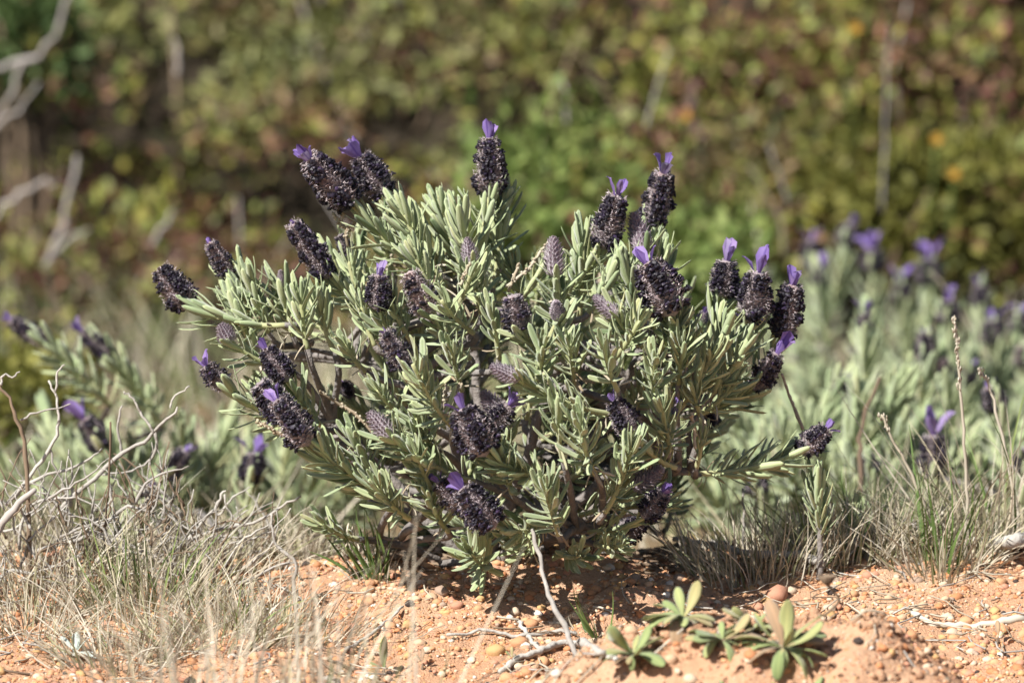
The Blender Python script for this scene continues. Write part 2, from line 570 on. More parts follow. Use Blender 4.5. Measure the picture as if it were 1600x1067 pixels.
# grit
oct_v = np.array([(1, 0, 0), (-1, 0, 0), (0, 1, 0), (0, -1, 0), (0, 0, 1), (0, 0, -1)], float)
oct_t = np.array([(0, 2, 4), (2, 1, 4), (1, 3, 4), (3, 0, 4), (2, 0, 5), (1, 2, 5), (3, 1, 5), (0, 3, 5)])
OCT = (oct_v, np.zeros((0, 4), int), oct_t, np.zeros((6, 2)))
n = 26000
gx = rng.uniform(-0.32, 0.34, n); gy = rng.uniform(-0.27, 0.08, n)
gr = rng.uniform(0.0003, 0.0009, n)
Ms = np.zeros((n, 4, 4)); ang = rng.uniform(0, 6.28, n)
Ms[:, 0, 0] = np.cos(ang) * gr; Ms[:, 0, 1] = -np.sin(ang) * gr; Ms[:, 1, 0] = np.sin(ang) * gr; Ms[:, 1, 1] = np.cos(ang) * gr
Ms[:, 2, 2] = gr * 0.8; Ms[:, 0, 3] = gx; Ms[:, 1, 3] = gy; Ms[:, 2, 3] = ground_h(gx, gy) + gr * 0.4; Ms[:, 3, 3] = 1
gb.inst(OCT, Ms)
cl = {}
for k in range(900):
    mx_, my_, mh, mr = MOUNDS[random.choice((0, 0, 0, 1, 1, 2, 4))]
    x = random.gauss(mx_, mr * 0.55); y = random.gauss(my_, mr * 0.55); r = random.uniform(0.0008, 0.0034) * random.uniform(0.5, 1)
    q = Quaternion((random.gauss(0, 1), random.gauss(0, 1), random.gauss(0, 1), random.gauss(0, 1))).normalized()
    cl.setdefault(k % 8, []).append(np.array(tfm((x, y, gz(x, y) + r * 0.1), q, (r, r, r * 0.8))))
for k, ms in cl.items():
    gb.inst(PEB[k], ms, 1)
gravel = gb.build('gravel', [M_PEBBLE, M_SAND], ground)
gravel['kind'] = 'stuff'

# short straw and leaf crumbs lying on the sand
lb = Batch()
for k in range(1500):
    x = random.uniform(-0.3, 0.34); y = random.uniform(-0.25, 0.12)
    if k > 500:
        x = random.choice((random.uniform(-0.3, -0.08), random.uniform(0.1, 0.34))); y = random.uniform(-0.12, 0.2)
    if k > 900:
        x = random.uniform(-0.3, 0.34); y = random.uniform(0.03, 0.35)
    L = random.uniform(0.004, 0.026); a = random.uniform(0, 6.28)
    pts = []
    for i in range(4):
        xx = x + math.cos(a + 0.25 * i * random.uniform(-1, 1)) * L * i / 3; yy = y + math.sin(a) * L * i / 3
        pts.append((xx, yy, gz(xx, yy) + 0.0012 + random.uniform(0, 0.002)))
    tube(lb, pts, [random.uniform(0.0002, 0.0005)] * 4, 4, random.choice((0, 0, 1, 2)))
for k in range(900):        # fallen leaves and withered florets under the crown, added dark to deepen its shadow
    x = random.gauss(0.03, 0.06); y = random.uniform(-0.01, 0.14); L = random.uniform(0.003, 0.012); a = random.uniform(0, 6.28)
    p = Vector((x, y, gz(x, y) + 0.0012)); d = Vector((math.cos(a), math.sin(a), random.uniform(-0.1, 0.3))) * L
    tube(lb, [p, p + d * 0.5 + Vector((0, 0, 0.0006)), p + d], [0.0006, 0.0009, 0.0004], 4, 2)
litter = lb.build('straw_litter', [M_STRAW, M_TWIG, M_TWIGDARK], ground)
litter['kind'] = 'stuff'

# ------------------------------------------------------------------ leaf, spike and bract templates
def leaf_tpl(bend, half=0.1, prof=((0.0, 0.5), (0.3, 0.92), (0.65, 1.0), (0.9, 0.72)), thick=0.34, twist=0.0):
    """unit-length linear leaf with rolled margins and grooved midrib; y along, z upper face"""
    sec = [(-1, -0.12), (-0.62, 0.10), (0, -0.02), (0.62, 0.10), (1, -0.12), (0, -0.26)]
    u = [0, 0.25, 0.5, 0.75, 1, 0.5]
    v, uv, q, t = [], [], [], []
    for ti, w in prof:
        a = bend * ti
        cy = ti if abs(bend) < 1e-4 else math.sin(a) / bend
        cz = 0 if abs(bend) < 1e-4 else (1 - math.cos(a)) / bend
        tw = twist * ti
        for (sx, sz), uu in zip(sec, u):
            x = sx * w * half; z = sz * w * half * thick / 0.34
            x, z = x * math.cos(tw) - z * math.sin(tw), x * math.sin(tw) + z * math.cos(tw)
            v.append((x, cy - math.sin(a) * z, cz + math.cos(a) * z)); uv.append((uu, ti))
    a = bend
    v.append((0, 1 if abs(bend) < 1e-4 else math.sin(a) / bend, 0 if abs(bend) < 1e-4 else (1 - math.cos(a)) / bend)); uv.append((0.5, 1))
    n = len(prof)
    for i in range(n - 1):
        for k in range(6):
            k2 = (k + 1) % 6
            q.append((i * 6 + k, (i + 1) * 6 + k, (i + 1) * 6 + k2, i * 6 + k2))
    for k in range(6):
        t.append(((n - 1) * 6 + k, n * 6, (n - 1) * 6 + (k + 1) % 6))
    return np.array(v), np.array(q), np.array(t), np.array(uv)


LEAF = [leaf_tpl(b_, h_, twist=tw) for b_, h_, tw in ((0.1, 0.09, 0.25), (0.4, 0.095, -0.3), (0.65, 0.085, 0.2), (-0.2, 0.09, -0.35), (0.3, 0.105, 0.5), (0.8, 0.08, 0.3), (-0.5, 0.085, -0.4), (0.5, 0.10, -0.1))]
BROAD = [leaf_tpl(b_, h_, ((0.0, 0.22), (0.2, 0.5), (0.42, 0.85), (0.65, 1.0), (0.85, 0.8), (0.95, 0.45)), 0.2, tw) for b_, h_, tw in ((-0.5, 0.17, 0.6), (-1.0, 0.19, -0.5), (-1.7, 0.17, 0.6), (0.5, 0.18, -0.8))]
leaf_meshes = {}


def leaf_mesh(k, mat):
    key = (k, mat.name)
    if key not in leaf_meshes:
        bt = Batch(); tp = LEAF[k]; bt.add(tp[0], tp[1], tp[2], 0, tp[3])
        leaf_meshes[key] = bt.mesh('leaf', [mat])
    return leaf_meshes[key]


def crumpled(seed, squash=1.0):
    r = np.random.default_rng(seed)
    ph = (1 + 5 ** 0.5) / 2
    v = np.array([(-1, ph, 0), (1, ph, 0), (-1, -ph, 0), (1, -ph, 0), (0, -1, ph), (0, 1, ph), (0, -1, -ph), (0, 1, -ph), (ph, 0, -1), (ph, 0, 1), (-ph, 0, -1), (-ph, 0, 1)], float)
    v /= np.linalg.norm(v[0])
    v *= r.uniform(0.65, 1.25, (12, 1)); v[:, 2] *= squash
    t = np.array([(0, 11, 5), (0, 5, 1), (0, 1, 7), (0, 7, 10), (0, 10, 11), (1, 5, 9), (5, 11, 4), (11, 10, 2), (10, 7, 6), (7, 1, 8), (3, 9, 4), (3, 4, 2), (3, 2, 6), (3, 6, 8), (3, 8, 9), (4, 9, 5), (2, 4, 11), (6, 2, 10), (8, 6, 7), (9, 8, 1)])
    return v, np.zeros((0, 4), int), t, np.zeros((12, 2))


CRUMP = [crumpled(i) for i in range(6)]
SCALE_TPL = leaf_tpl(0.7, 0.36, ((0.0, 0.7), (0.35, 1.0), (0.7, 0.75), (0.9, 0.35)), 0.3)
SL, SR = 0.024, 0.0068           # size of the spike template in metres


def basis(Y_, Z_):
    Y_ = Y_.normalized(); Z_ = (Z_ - Y_ * Z_.dot(Y_)).normalized(); X_ = Y_.cross(Z_)
    return Matrix(((X_.x, Y_.x, Z_.x), (X_.y, Y_.y, Z_.y), (X_.z, Y_.z, Z_.z)))


def spike_prof(z, bud):
    if bud:
        return max(0.06, math.sin(math.pi * min(1, 0.22 + 0.78 * z) ** 0.85)) ** 0.75
    return (0.70 + 0.30 * min(1, z / 0.2)) * (1 - 0.42 * max(0, (z - 0.35) / 0.65) ** 1.3)


def make_spike(seed, bud=False, florets=1.0, pink=False):
    """woolly body mesh and withered-floret mesh along +z, base at the origin"""
    r = random.Random(seed)
    bb = Batch(); fb = Batch()
    cr = 0.66
    pts = [(0, 0, SL * z) for z in (0, 0.15, 0.4, 0.65, 0.85, 0.98)]
    tube(bb, pts, [SR * cr * spike_prof(z, bud) for z in (0, 0.15, 0.4, 0.65, 0.85, 0.98)], 8, 0)
    rows = 15 if bud else 17
    mats = []
    for i in range(rows):
        z = (i + 0.2) / rows
        nn = 8 if bud else 14
        for k in range(nn):
            a = 2 * math.pi * (k + 0.5 * (i % 2)) / nn + r.gauss(0, 0.03 if bud else 0.12)
            R = Vector((math.cos(a), math.sin(a), 0))
            tilt = (0.28 if bud else 0.55) + r.gauss(0, 0.05 if bud else 0.22)
            D = Vector((0, 0, 1)) * math.cos(tilt) + R * math.sin(tilt)
            p = R * (SR * cr * spike_prof(z, bud) * (1.12 if bud else 0.98)) + Vector((0, 0, SL * z))
            s = (0.0044 if bud else 0.0029) * r.uniform(0.8, 1.2) * (0.7 + 0.4 * (1 - z))
            mats.append(np.array(tfm(p, basis(D, R * math.cos(tilt) - Vector((0, 0, 1)) * math.sin(tilt) * 0 + R * 0.2), (s, s, s))))
    bb.inst(SCALE_TPL, mats, 0)
    # woolly hairs
    for i in range(230 if bud else 640):
        z = r.uniform(0, 1.0); a = r.uniform(0, 6.283)
        if not bud and r.random() < 0.88:
            a = r.randrange(4) * math.pi / 2 + 0.5 + math.pi / 4 + r.gauss(0, 0.2)
        R = Vector((math.cos(a), math.sin(a), 0))
        p = R * (SR * (cr + (0.16 if bud else r.uniform(0.14, 0.36))) * spike_prof(z, bud)) + Vector((0, 0, SL * z + 0.001))
        d = (R * r.uniform(0.2, 1) + Vector((r.gauss(0, 0.7), r.gauss(0, 0.7), r.gauss(0.3, 0.7)))).normalized() * r.uniform(0.0007, 0.0017)
        sd = d.cross(Vector((r.gauss(0, 1), r.gauss(0, 1), r.gauss(0, 1)))).normalized() * r.uniform(0.00010, 0.00018)
        bb.add([p - sd, p + sd, p + d * 0.6 + sd * 0.8, p + d + R * 0.0002], None, [(0, 1, 2), (0, 2, 3)], 1)
    if not bud:
        for c_ in range(4):
            a0 = c_ * math.pi / 2 + 0.5
            gap = r.uniform(0, 1.4)
            for i in range(12):
                z = 0.03 + 0.93 * i / 11.5
                if r.random() > florets * (0.97 if abs(z - gap) > 0.13 else 0.15):
                    continue
                for j in range(4):
                    a = a0 + (j - 1.5) * 0.235 + r.gauss(0, 0.07)
                    R = Vector((math.cos(a), math.sin(a), 0))
                    for lay in range(2):
                        rr = SR * spike_prof(z, False) * (0.90 + 0.16 * lay + r.uniform(-0.05, 0.09))
                        p = R * rr + Vector((0, 0, SL * z + r.gauss(0, 0.0006)))
                        s = r.uniform(0.00072, 0.00118) * (1 - 0.2 * lay)
                        rot = Quaternion((r.gauss(0, 1), r.gauss(0, 1), r.gauss(0, 1), r.gauss(0, 1))).normalized()
                        fb.inst(CRUMP[r.randrange(6)], [np.array(tfm(p, rot, (s, s, s * 1.3)))], 0)
                if r.random() < 0.35:        # a curled corolla tip standing out
                    a = a0 + r.gauss(0, 0.3); R = Vector((math.cos(a), math.sin(a), 0))
                    p = R * SR * spike_prof(z, False) * 1.2 + Vector((0, 0, SL * z))
                    rot = Quaternion((r.gauss(0, 1), r.gauss(0, 1), r.gauss(0, 1), r.gauss(0, 1))).normalized()
                    fb.inst(CRUMP[r.randrange(6)], [np.array(tfm(p, rot, (0.0006, 0.0006, 0.0016)))], 0)
    body = bb.mesh('flower_spike', [M_BUD if bud else (M_CALYXPINK if pink else M_CALYX), M_HAIR])
    fl = fb.mesh('withered_florets', [M_FLORET], smooth=False) if fb.n else None
    return body, fl


SPIKES = {'full': [make_spike(11 + i) for i in range(5)], 'half': [make_spike(31 + i, florets=0.55) for i in range(3)],
          'pink': [make_spike(51, florets=0.3, pink=True)], 'bud': [make_spike(61 + i, True) for i in range(2)]}


def petal_mesh(seed):
    r = random.Random(seed)
    prof = ((0.0, 0.25), (0.3, 0.6), (0.6, 1.0), (0.85, 0.9), (1.0, 0.35))
    bend = r.uniform(-0.5, 0.4)
    v, uv, q = [], [], []
    for ti, w in prof:
        a = bend * ti
        cy = math.sin(a) / bend; cz = (1 - math.cos(a)) / bend
        for s, uu in ((-1, 0), (-0.5, 0.25), (0, 0.5), (0.5, 0.75), (1, 1)):
            wob = 0.10 * math.sin(11 * ti + s * 5 + seed * 1.7)
            v.append((s * w * (0.22 + 0.05 * math.sin(seed * 2.1)), cy - 0.06 * abs(s) * (ti > 0.9), cz + 0.09 * s * s * w + wob * abs(s) * ti)); uv.append((uu, ti))
    for i in range(len(prof) - 1):
        for k in range(4):
            q.append((i * 5 + k, i * 5 + k + 1, (i + 1) * 5 + k + 1, (i + 1) * 5 + k))
    bt = Batch(); bt.add(v, q, None, 0, uv)
    return bt.mesh('plume_bract', [M_PETAL])


PETALS = [petal_mesh(i) for i in range(5)]
spike_count = [0]


def add_spike(root, base, tip, width, plume, kind, nb=3, detail=True):
    """flower spike as a part of a bush: woolly body > withered florets, violet plume bracts"""
    base = Vector(base); tip = Vector(tip)
    ax = tip - base; L = ax.length
    i = spike_count[0]; spike_count[0] += 1
    pool = SPIKES[kind]
    body, fl = pool[i % len(pool)]
    o = link('flower_spike', body, root)
    q = Vector((0, 0, 1)).rotation_difference(ax.normalized()) @ Quaternion((0, 0, 1), (i * 2.4) % 6.28)
    sw = width * 0.5 / SR * 0.95
    if kind == 'bud':
        sw *= 1.15
    M = Matrix.Translation(base - Vector(root.location)) @ q.to_matrix().to_4x4() @ Matrix.Diagonal((sw, sw, L / SL, 1))
    o.matrix_basis = M
    if fl:
        f = link('withered_florets', fl, o); f['kind'] = 'stuff'
    if plume > 0:
        inv = M.to_3x3().inverted()
        for k in range(nb):
            p = link('plume_bract', PETALS[(i + k) % 5], o)
            az = 2 * math.pi * k / nb + i * 1.3
            t_ = random.uniform(0.10, 0.5)
            D = Vector((math.cos(az) * math.sin(t_), math.sin(az) * math.sin(t_), math.cos(t_)))
            Z = Vector((-math.cos(az), -math.sin(az), 0.2))
            R3 = basis(D, Z)
            s = plume * random.uniform(0.85, 1.45)
            # undo the spike's uneven scale so the bracts keep their own shape
            R = q.to_matrix() @ R3
            o3 = inv @ (R * s)
            p.matrix_basis = Matrix.Translation((math.cos(az) * 0.0008, math.sin(az) * 0.0008, SL * 0.93)) @ o3.to_4x4()
    return o


# ------------------------------------------------------------------ main lavender bush
BASE = GY(748, 0.0)
bush = empty('lavender_bush', BASE)
tag(bush, 'large sharp lavender bush with dark spikes on grey green leaves, centre of picture', 'lavender')
UP = Vector((0, 0, 1))
SHOOTS = []          # each: dict(pts, leaf, dens, dry, end)


def shoot(b_, t_, Yb, Yt, leaf=62, dens=1.0, end=1.0, start=0.06, dry=0.25, bow=0.10, dark=0.0, rosette=True):
    A = P(b_[0], b_[1], Yb); D = P(t_[0], t_[1], Yt)
    ax = D - A; L = ax.length
    up = UP - ax.normalized() * UP.dot(ax.normalized())
    B = A + ax * 0.35 - up * L * bow + Vector((random.gauss(0, 0.02), random.gauss(0, 0.02), 0)) * L
    C_ = A + ax * 0.72 - up * L * bow * 0.6
    SHOOTS.append(dict(pts=bez(A, B, C_, D, 14), leaf=leaf * MM, dens=dens, end=end, start=start, dry=dry, dark=dark, rosette=rosette))
    return A


# flower: base px, tip px, width px, plume px, kind, depth, shoot base px (None: no shoot), shoot base depth, leaf px, end of leaves
FL = [
    ((292, 479), (250, 420), 52, 0, 'full', 0.00, (445, 508), -0.01, 66, 0.80),
    ((360, 430), (328, 380), 34, 11, 'half', 0.01, (470, 525), 0.00, 64, 0.97),
    ((512, 430), (457, 350), 44, 11, 'full', -0.01, (605, 505), 0.00, 58, 0.95),
    ((548, 318), (483, 248), 58, 27, 'full', 0.00, (700, 445), 0.00, 62, 0.80),
    ((602, 303), (562, 245), 55, 30, 'full', 0.03, (720, 430), 0.02, 58, 0.85),
    ((765, 302), (764, 217), 52, 30, 'full', 0.01, (742, 440), 0.00, 70, 0.97),
    ((942, 385), (964, 306), 52, 32, 'full', -0.01, (872, 470), 0.00, 66, 0.90),
    ((1022, 347), (1036, 270), 50, 32, 'full', 0.03, (985, 470), 0.02, 66, 1.0),
    ((1006, 394), (990, 334), 34, 0, 'bud', -0.01, (1008, 505), -0.01, 66, 1.0),
    ((1052, 488), (1012, 412), 70, 33, 'full', -0.06, (1075, 570), -0.03, 60, 0.9),
    ((1130, 462), (1135, 408), 50, 32, 'full', 0.01, (1088, 560), 0.00, 62, 0.9),
    ((1176, 503), (1184, 426), 56, 36, 'full', -0.01, (1120, 610), 0.00, 62, 0.9),
    ((1223, 523), (1239, 446), 52, 32, 'full', 0.00, (1140, 625), 0.00, 60, 0.8),
    ((1180, 608), (1214, 553), 42, 33, 'half', -0.01, (1050, 655), -0.01, 62, 0.92),
    ((1252, 706), (1291, 670), 42, 17, 'full', -0.02, (1075, 738), -0.03, 64, 0.98),
    ((592, 483), (592, 430), 42, 20, 'full', -0.05, (630, 560), -0.03, 55, 0.9),
    ((672, 492), (640, 426), 52, 0, 'pink', -0.05, (735, 560), -0.04, 58, 0.95),
    ((737, 414), (730, 373), 25, 0, 'bud', -0.04, (752, 490), -0.03, 60, 1.0),
    ((868, 430), (864, 372), 33, 0, 'bud', -0.04, (880, 515), -0.03, 62, 1.0),
    ((813, 514), (800, 463), 44, 0, 'half', -0.08, (870, 575), -0.05, 52, 0.95),
    ((872, 499), (868, 471), 21, 0, 'bud', -0.075, (882, 545), -0.05, 56, 1.0),
    ((962, 493), (929, 464), 25, 0, 'bud', -0.06, (1010, 545), -0.04, 60, 1.0),
    ((638, 577), (602, 519), 40, 10, 'half', -0.075, (700, 655), -0.05, 52, 0.9),
    ((450, 592), (415, 546), 42, 17, 'full', -0.05, (505, 668), -0.03, 56, 0.95),
    ((352, 607), (322, 571), 38, 20, 'half', -0.03, (475, 668), -0.02, 62, 0.98),
    ((447, 650), (404, 600), 52, 0, 'full', -0.06, (545, 720), -0.04, 50, 0.85),
    ((480, 692), (432, 626), 54, 25, 'full', -0.085, (655, 785), -0.06, 66, 0.86),
    ((610, 683), (578, 645), 31, 0, 'bud', -0.09, (740, 752), -0.07, 66, 0.98),
    ((757, 708), (722, 640), 60, 24, 'full', -0.11, (868, 745), -0.08, 62, 0.80),
    ((765, 668), (796, 634), 44, 22, 'half', -0.09, (770, 740), -0.06, 44, 0.9),
    ((780, 645), (754, 612), 31, 0, 'bud', -0.075, (800, 700), -0.06, 44, 1.0),
    ((990, 677), (959, 627), 46, 17, 'full', -0.08, (1055, 730), -0.05, 54, 0.85),
    ((808, 593), (768, 572), 27, 0, 'bud', -0.10, (985, 648), -0.07, 58, 1.0),
    ((770, 822), (722, 763), 56, 29, 'full', -0.11, (862, 815), -0.07, 54, 0.8),
    ((724, 794), (686, 753), 44, 20, 'half', -0.085, (800, 835), -0.05, 46, 0.9),
    ((992, 763), (1034, 732), 29, 0, 'bud', -0.06, (905, 805), -0.05, 62, 1.0),
    ((1008, 808), (1036, 769), 42, 18, 'half', -0.07, (920, 830), -0.05, 56, 0.95),
    ((972, 836), (1004, 812), 44, 0, 'full', -0.03, (910, 850), -0.02, 44, 0.9),
    ((546, 396), (530, 368), 26, 0, 'full', 0.04, (600, 460), 0.03, 50, 0.95),
    ((550, 622), (538, 598), 28, 8, 'full', 0.05, (610, 680), 0.04, 46, 0.95),
    ((440, 447), (438, 423), 13, 0, 'bud', 0.0, (458, 525), 0.0, 70, 1.0),
    ((360, 534), (345, 507), 29, 0, 'bud', -0.03, (440, 575), -0.02, 52, 1.0),
    ((1093, 506), (1101, 488), 18, 14, 'bud', 0.05, (1080, 575), 0.04, 56, 1.0),
    ((1110, 664), (1109, 640), 32, 0, 'full', 0.05, (1060, 690), 0.04, 50, 0.95),
    ((1050, 656), (1059, 632), 13, 12, 'bud', -0.06, (1040, 705), -0.05, 52, 1.0),
]
PAIRS = []
for b_, t_, w, pl, kind, Y, sb, Ysb, lf, end in FL:
    d = Vector((t_[0] - b_[0], t_[1] - b_[1]))
    Yt = Y + (random.uniform(-0.006, 0.006))
    add_spike(bush, P(b_[0], b_[1], Y), P(t_[0], t_[1], Yt), w * MM, pl * MM, kind, nb=random.choice((3, 3, 4, 5)))
    # the stalk enters the spike's base
    shoot(sb, b_, Ysb, Y, leaf=lf, end=end, rosette=(kind == 'bud'))
    if kind == 'bud':
        SHOOTS[-1]['collar'] = True

# leafy shoots without a spike: base px, tip px, base depth, tip depth, leaf px
for b_, t_, Yb, Yt, lf in (
    ((705, 460), (630, 335), 0.0, 0.0, 66), ((735, 455), (690, 330), 0.02, 0.02, 62), ((748, 460), (720, 345), -0.01, -0.01, 66), ((770, 450), (785, 330), 0.02, 0.02, 74),
    ((690, 475), (648, 400), -0.02, -0.02, 56), ((715, 480), (735, 430), -0.04, -0.05, 56), ((800, 480), (842, 432), 0.0, 0.0, 50), ((905, 495), (912, 380), 0.0, 0.0, 66),
    ((920, 490), (958, 425), -0.03, -0.03, 60), ((1020, 515), (1035, 405), 0.0, 0.0, 66), ((1000, 520), (978, 420), -0.03, -0.03, 62), ((820, 470), (800, 420), 0.02, 0.02, 52),
    ((420, 520), (395, 445), 0.0, 0.0, 62), ((520, 545), (498, 470), -0.02, -0.02, 58), ((480, 545), (470, 470), -0.03, -0.03, 60), ((565, 480), (545, 410), 0.0, 0.0, 56),
    ((560, 490), (520, 405), 0.02, 0.02, 60), ((585, 540), (565, 480), -0.04, -0.04, 50), ((410, 570), (370, 480), 0.0, 0.0, 62), ((640, 530), (610, 470), -0.04, -0.05, 52),
    ((712, 672), (645, 570), -0.08, -0.105, 66), ((965, 610), (944, 545), -0.08, -0.095, 60), ((722, 610), (707, 552), -0.07, -0.085, 54), ((1020, 620), (1022, 565), -0.06, -0.075, 52),
    ((945, 800), (988, 700), -0.08, -0.09, 60), ((872, 835), (852, 765), -0.09, -0.11, 60), ((930, 740), (905, 665), -0.09, -0.11, 62), ((880, 720), (870, 650), -0.09, -0.10, 58),
    ((1045, 705), (1035, 640), -0.06, -0.075, 58), ((1095, 650), (1085, 615), -0.04, -0.05, 46), ((1088, 730), (1098, 685), -0.04, -0.045, 42), ((800, 770), (780, 700), -0.08, -0.10, 56),
    ((690, 780), (650, 710), -0.07, -0.09, 58), ((600, 760), (555, 690), -0.06, -0.07, 56), ((640, 810), (590, 760), -0.07, -0.085, 56), ((700, 830), (670, 775), -0.06, -0.08, 52),
    ((765, 885), (735, 862), -0.05, -0.085, 62), ((880, 860), (905, 868), -0.05, -0.075, 46), ((930, 850), (975, 850), -0.05, -0.07, 46), ((840, 860), (800, 845), -0.06, -0.085, 50),
    ((560, 842), (503, 818), -0.02, -0.035, 46), ((570, 580), (540, 540), -0.03, -0.04, 44), ((630, 650), (590, 610), -0.05, -0.06, 52), ((680, 700), (650, 655), -0.06, -0.08, 50),
    ((780, 560), (770, 490), -0.06, -0.07, 52), ((835, 600), (850, 540), -0.07, -0.09, 50), ((900, 600), (890, 540), -0.06, -0.08, 52), ((1060, 600), (1065, 540), -0.05, -0.06, 56),
    ((1100, 590), (1130, 520), -0.03, -0.03, 62), ((1110, 620), (1160, 545), -0.03, -0.03, 60), ((1090, 650), (1150, 600), -0.03, -0.03, 58), ((1060, 640), (1110, 560), -0.04, -0.05, 58),
    ((1000, 800), (1040, 790), -0.04, -0.04, 40), ((1020, 560), (1060, 500), -0.04, -0.05, 56), ((960, 560), (1000, 500), -0.06, -0.07, 56), ((740, 520), (690, 470), -0.05, -0.065, 52),
):
    shoot(b_, t_, Yb, Yt, leaf=lf, dry=random.choice((0.15, 0.3, 0.45)))
N_HAND = len(SHOOTS)

# filler shoots through the rest of the crown
ENV = [(310, 470), (360, 440), (440, 430), (500, 395), (560, 330), (640, 300), (790, 300), (800, 400), (900, 365), (1010, 360), (1050, 430), (1130, 460), (1185, 520), (1175, 600), (1110, 660), (1085, 720), (1040, 770), (1000, 830), (900, 870), (730, 870), (690, 850), (580, 800), (510, 720), (430, 650), (350, 600), (440, 560), (330, 510)]
HOLE = [(440, 545), (500, 552), (585, 575), (600, 600), (590, 655), (530, 672), (500, 630), (440, 585)]


def inpoly(x, y, poly):
    c_ = False
    j = len(poly) - 1
    for i in range(len(poly)):
        xi, yi = poly[i]; xj, yj = poly[j]
        if (yi > y) != (yj > y) and x < (xj - xi) * (y - yi) / (yj - yi) + xi:
            c_ = not c_
        j = i
    return c_


cnt = 0
while cnt < 58:
    x = random.uniform(300, 1190); y = random.uniform(320, 880)
    if not inpoly(x, y, ENV) or inpoly(x, y, HOLE):
        continue
    rx = (x - 760) / 440; ry = (y - 600) / 300
    rr = min(1.0, math.hypot(rx, ry))
    Y = random.uniform(-0.45, 1.0) * 0.10 * math.sqrt(max(0.05, 1 - rr * rr)) + 0.015
    ox, oy = 765, 850
    d = Vector((x - ox, y - oy)); L = d.length
    if L < 40:
        continue
    d.normalize()
    d = (d + Vector((0, -0.22)) + Vector((random.gauss(0, 0.28), random.gauss(0, 0.28)))).normalized()
    ln = random.uniform(50, 115)
    bx, by = x - d.x * ln, y - d.y * ln
    if inpoly(bx, by, HOLE):
        continue
    shoot((bx, by), (x, y), Y + random.uniform(0.0, 0.035), Y, leaf=random.uniform(42, 56), dens=1.0, dry=random.choice((0.2, 0.4, 0.6)))
    cnt += 1

for k in range(84):
    x = random.uniform(500, 1080); y = random.uniform(500, 860)
    if inpoly(x, y, HOLE) or not inpoly(x, y, ENV):
        continue
    Y = random.uniform(0.02, 0.12)
    a = random.gauss(-1.57, 0.7); ln = random.uniform(60, 110)
    shoot((x, y), (x + math.cos(a) * ln, y + math.sin(a) * ln), Y * 0.8, Y, leaf=random.uniform(48, 62), dens=0.9, dry=0.3)
# leaves on the shoots
LEAVES = []      # (shoot index, variant, matrix, material key)
for si, S in enumerate(SHOOTS):
    pts = S['pts']
    T, N = frames(pts)
    seg = [0]
    for i in range(1, len(pts)):
        seg.append(seg[-1] + (pts[i] - pts[i - 1]).length)
    L = seg[-1]
    step = 0.0022 / S['dens']
    nn = max(6, int(L * S['end'] / step))
    ph = random.uniform(0, 6.28)

    def at(s):
        s = min(max(s, 0), L)
        i = 0
        while i < len(seg) - 2 and seg[i + 1] < s:
            i += 1
        f = (s - seg[i]) / max(1e-9, seg[i + 1] - seg[i])
        return pts[i].lerp(pts[i + 1], f), T[i].lerp(T[i + 1], f).normalized(), N[i].lerp(N[i + 1], f).normalized()

    for k in range(nn):
        u = (k + 0.5) / nn
        s = L * (S['start'] + (S['end'] - S['start']) * u)
        p, t_, n_ = at(s)
        b_ = t_.cross(n_)
        isdry = u < S['dry'] and random.random() < 0.8 * (1 - u / max(1e-3, S['dry'])) + 0.12
        for j in range(2):
            a = ph + k * math.pi / 2 + j * math.pi + random.gauss(0, 0.22)
            R = n_ * math.cos(a) + b_ * math.sin(a)
            tilt = math.radians(70 - 36 * u ** 0.9) + random.gauss(0, 0.15)
            if isdry:
                tilt += random.uniform(0.1, 0.9)
            D = t_ * math.cos(tilt) + R * math.sin(tilt) + UP * (0.08 if not isdry else -0.15) + SUN * (0.05 if not isdry else 0)
            Z = t_ * math.sin(tilt) - R * math.cos(tilt)
            ln = S['leaf'] * random.uniform(0.66, 1.02) * (0.72 + 0.36 * min(1, u * 2.2)) * (1.0 if u < 0.8 else 1.0 - 0.9 * (u - 0.8) * (1 if S['rosette'] else 0.6))
            if isdry:
                ln *= 0.75
            wid = ln * random.uniform(0.92, 1.2) * min(1.5, (0.017 / ln) ** 0.35)
            if isdry:
                wid *= 0.6
            var = random.choice((5, 6, 6)) if isdry else random.choice((0, 1, 1, 2, 2, 3, 4, 7))
            M = tfm(p + R * 0.0009, basis(D, Z), (wid, ln, ln))
            LEAVES.append((si, var, M, 'dry' if isdry else ('dark' if random.random() < 0.05 else 'leaf')))
            # leaves of the bud in the axil
            if not isdry and random.random() < 0.30:
                for _ in range(random.choice((1, 2))):
                    D2 = (D * 0.55 + t_ * 0.5 + Vector((random.gauss(0, 0.22), random.gauss(0, 0.22), random.gauss(0, 0.22)))).normalized()
                    l2 = ln * random.uniform(0.35, 0.62)
                    LEAVES.append((si, random.choice((0, 1, 2, 4)), tfm(p + R * 0.0012 + t_ * 0.001, basis(D2, Z), (l2 * 1.05, l2, l2)), 'leaf'))
    if S['rosette']:
        p, t_, n_ = at(L * S['end'])
        b_ = t_.cross(n_)
        for k in range(7):
            a = k * 2.4
            R = n_ * math.cos(a) + b_ * math.sin(a)
            tilt = 0.16 + 0.05 * k
            if S.get('collar'):
                tilt += 0.45
            D = t_ * math.cos(tilt) + R * math.sin(tilt)
            l2 = S['leaf'] * (0.45 + 0.06 * k)
            LEAVES.append((si, random.choice((0, 1, 4)), tfm(p + R * 0.0008, basis(D, t_ * math.sin(tilt) - R * math.cos(tilt)), (l2, l2, l2)), 'leaf'))

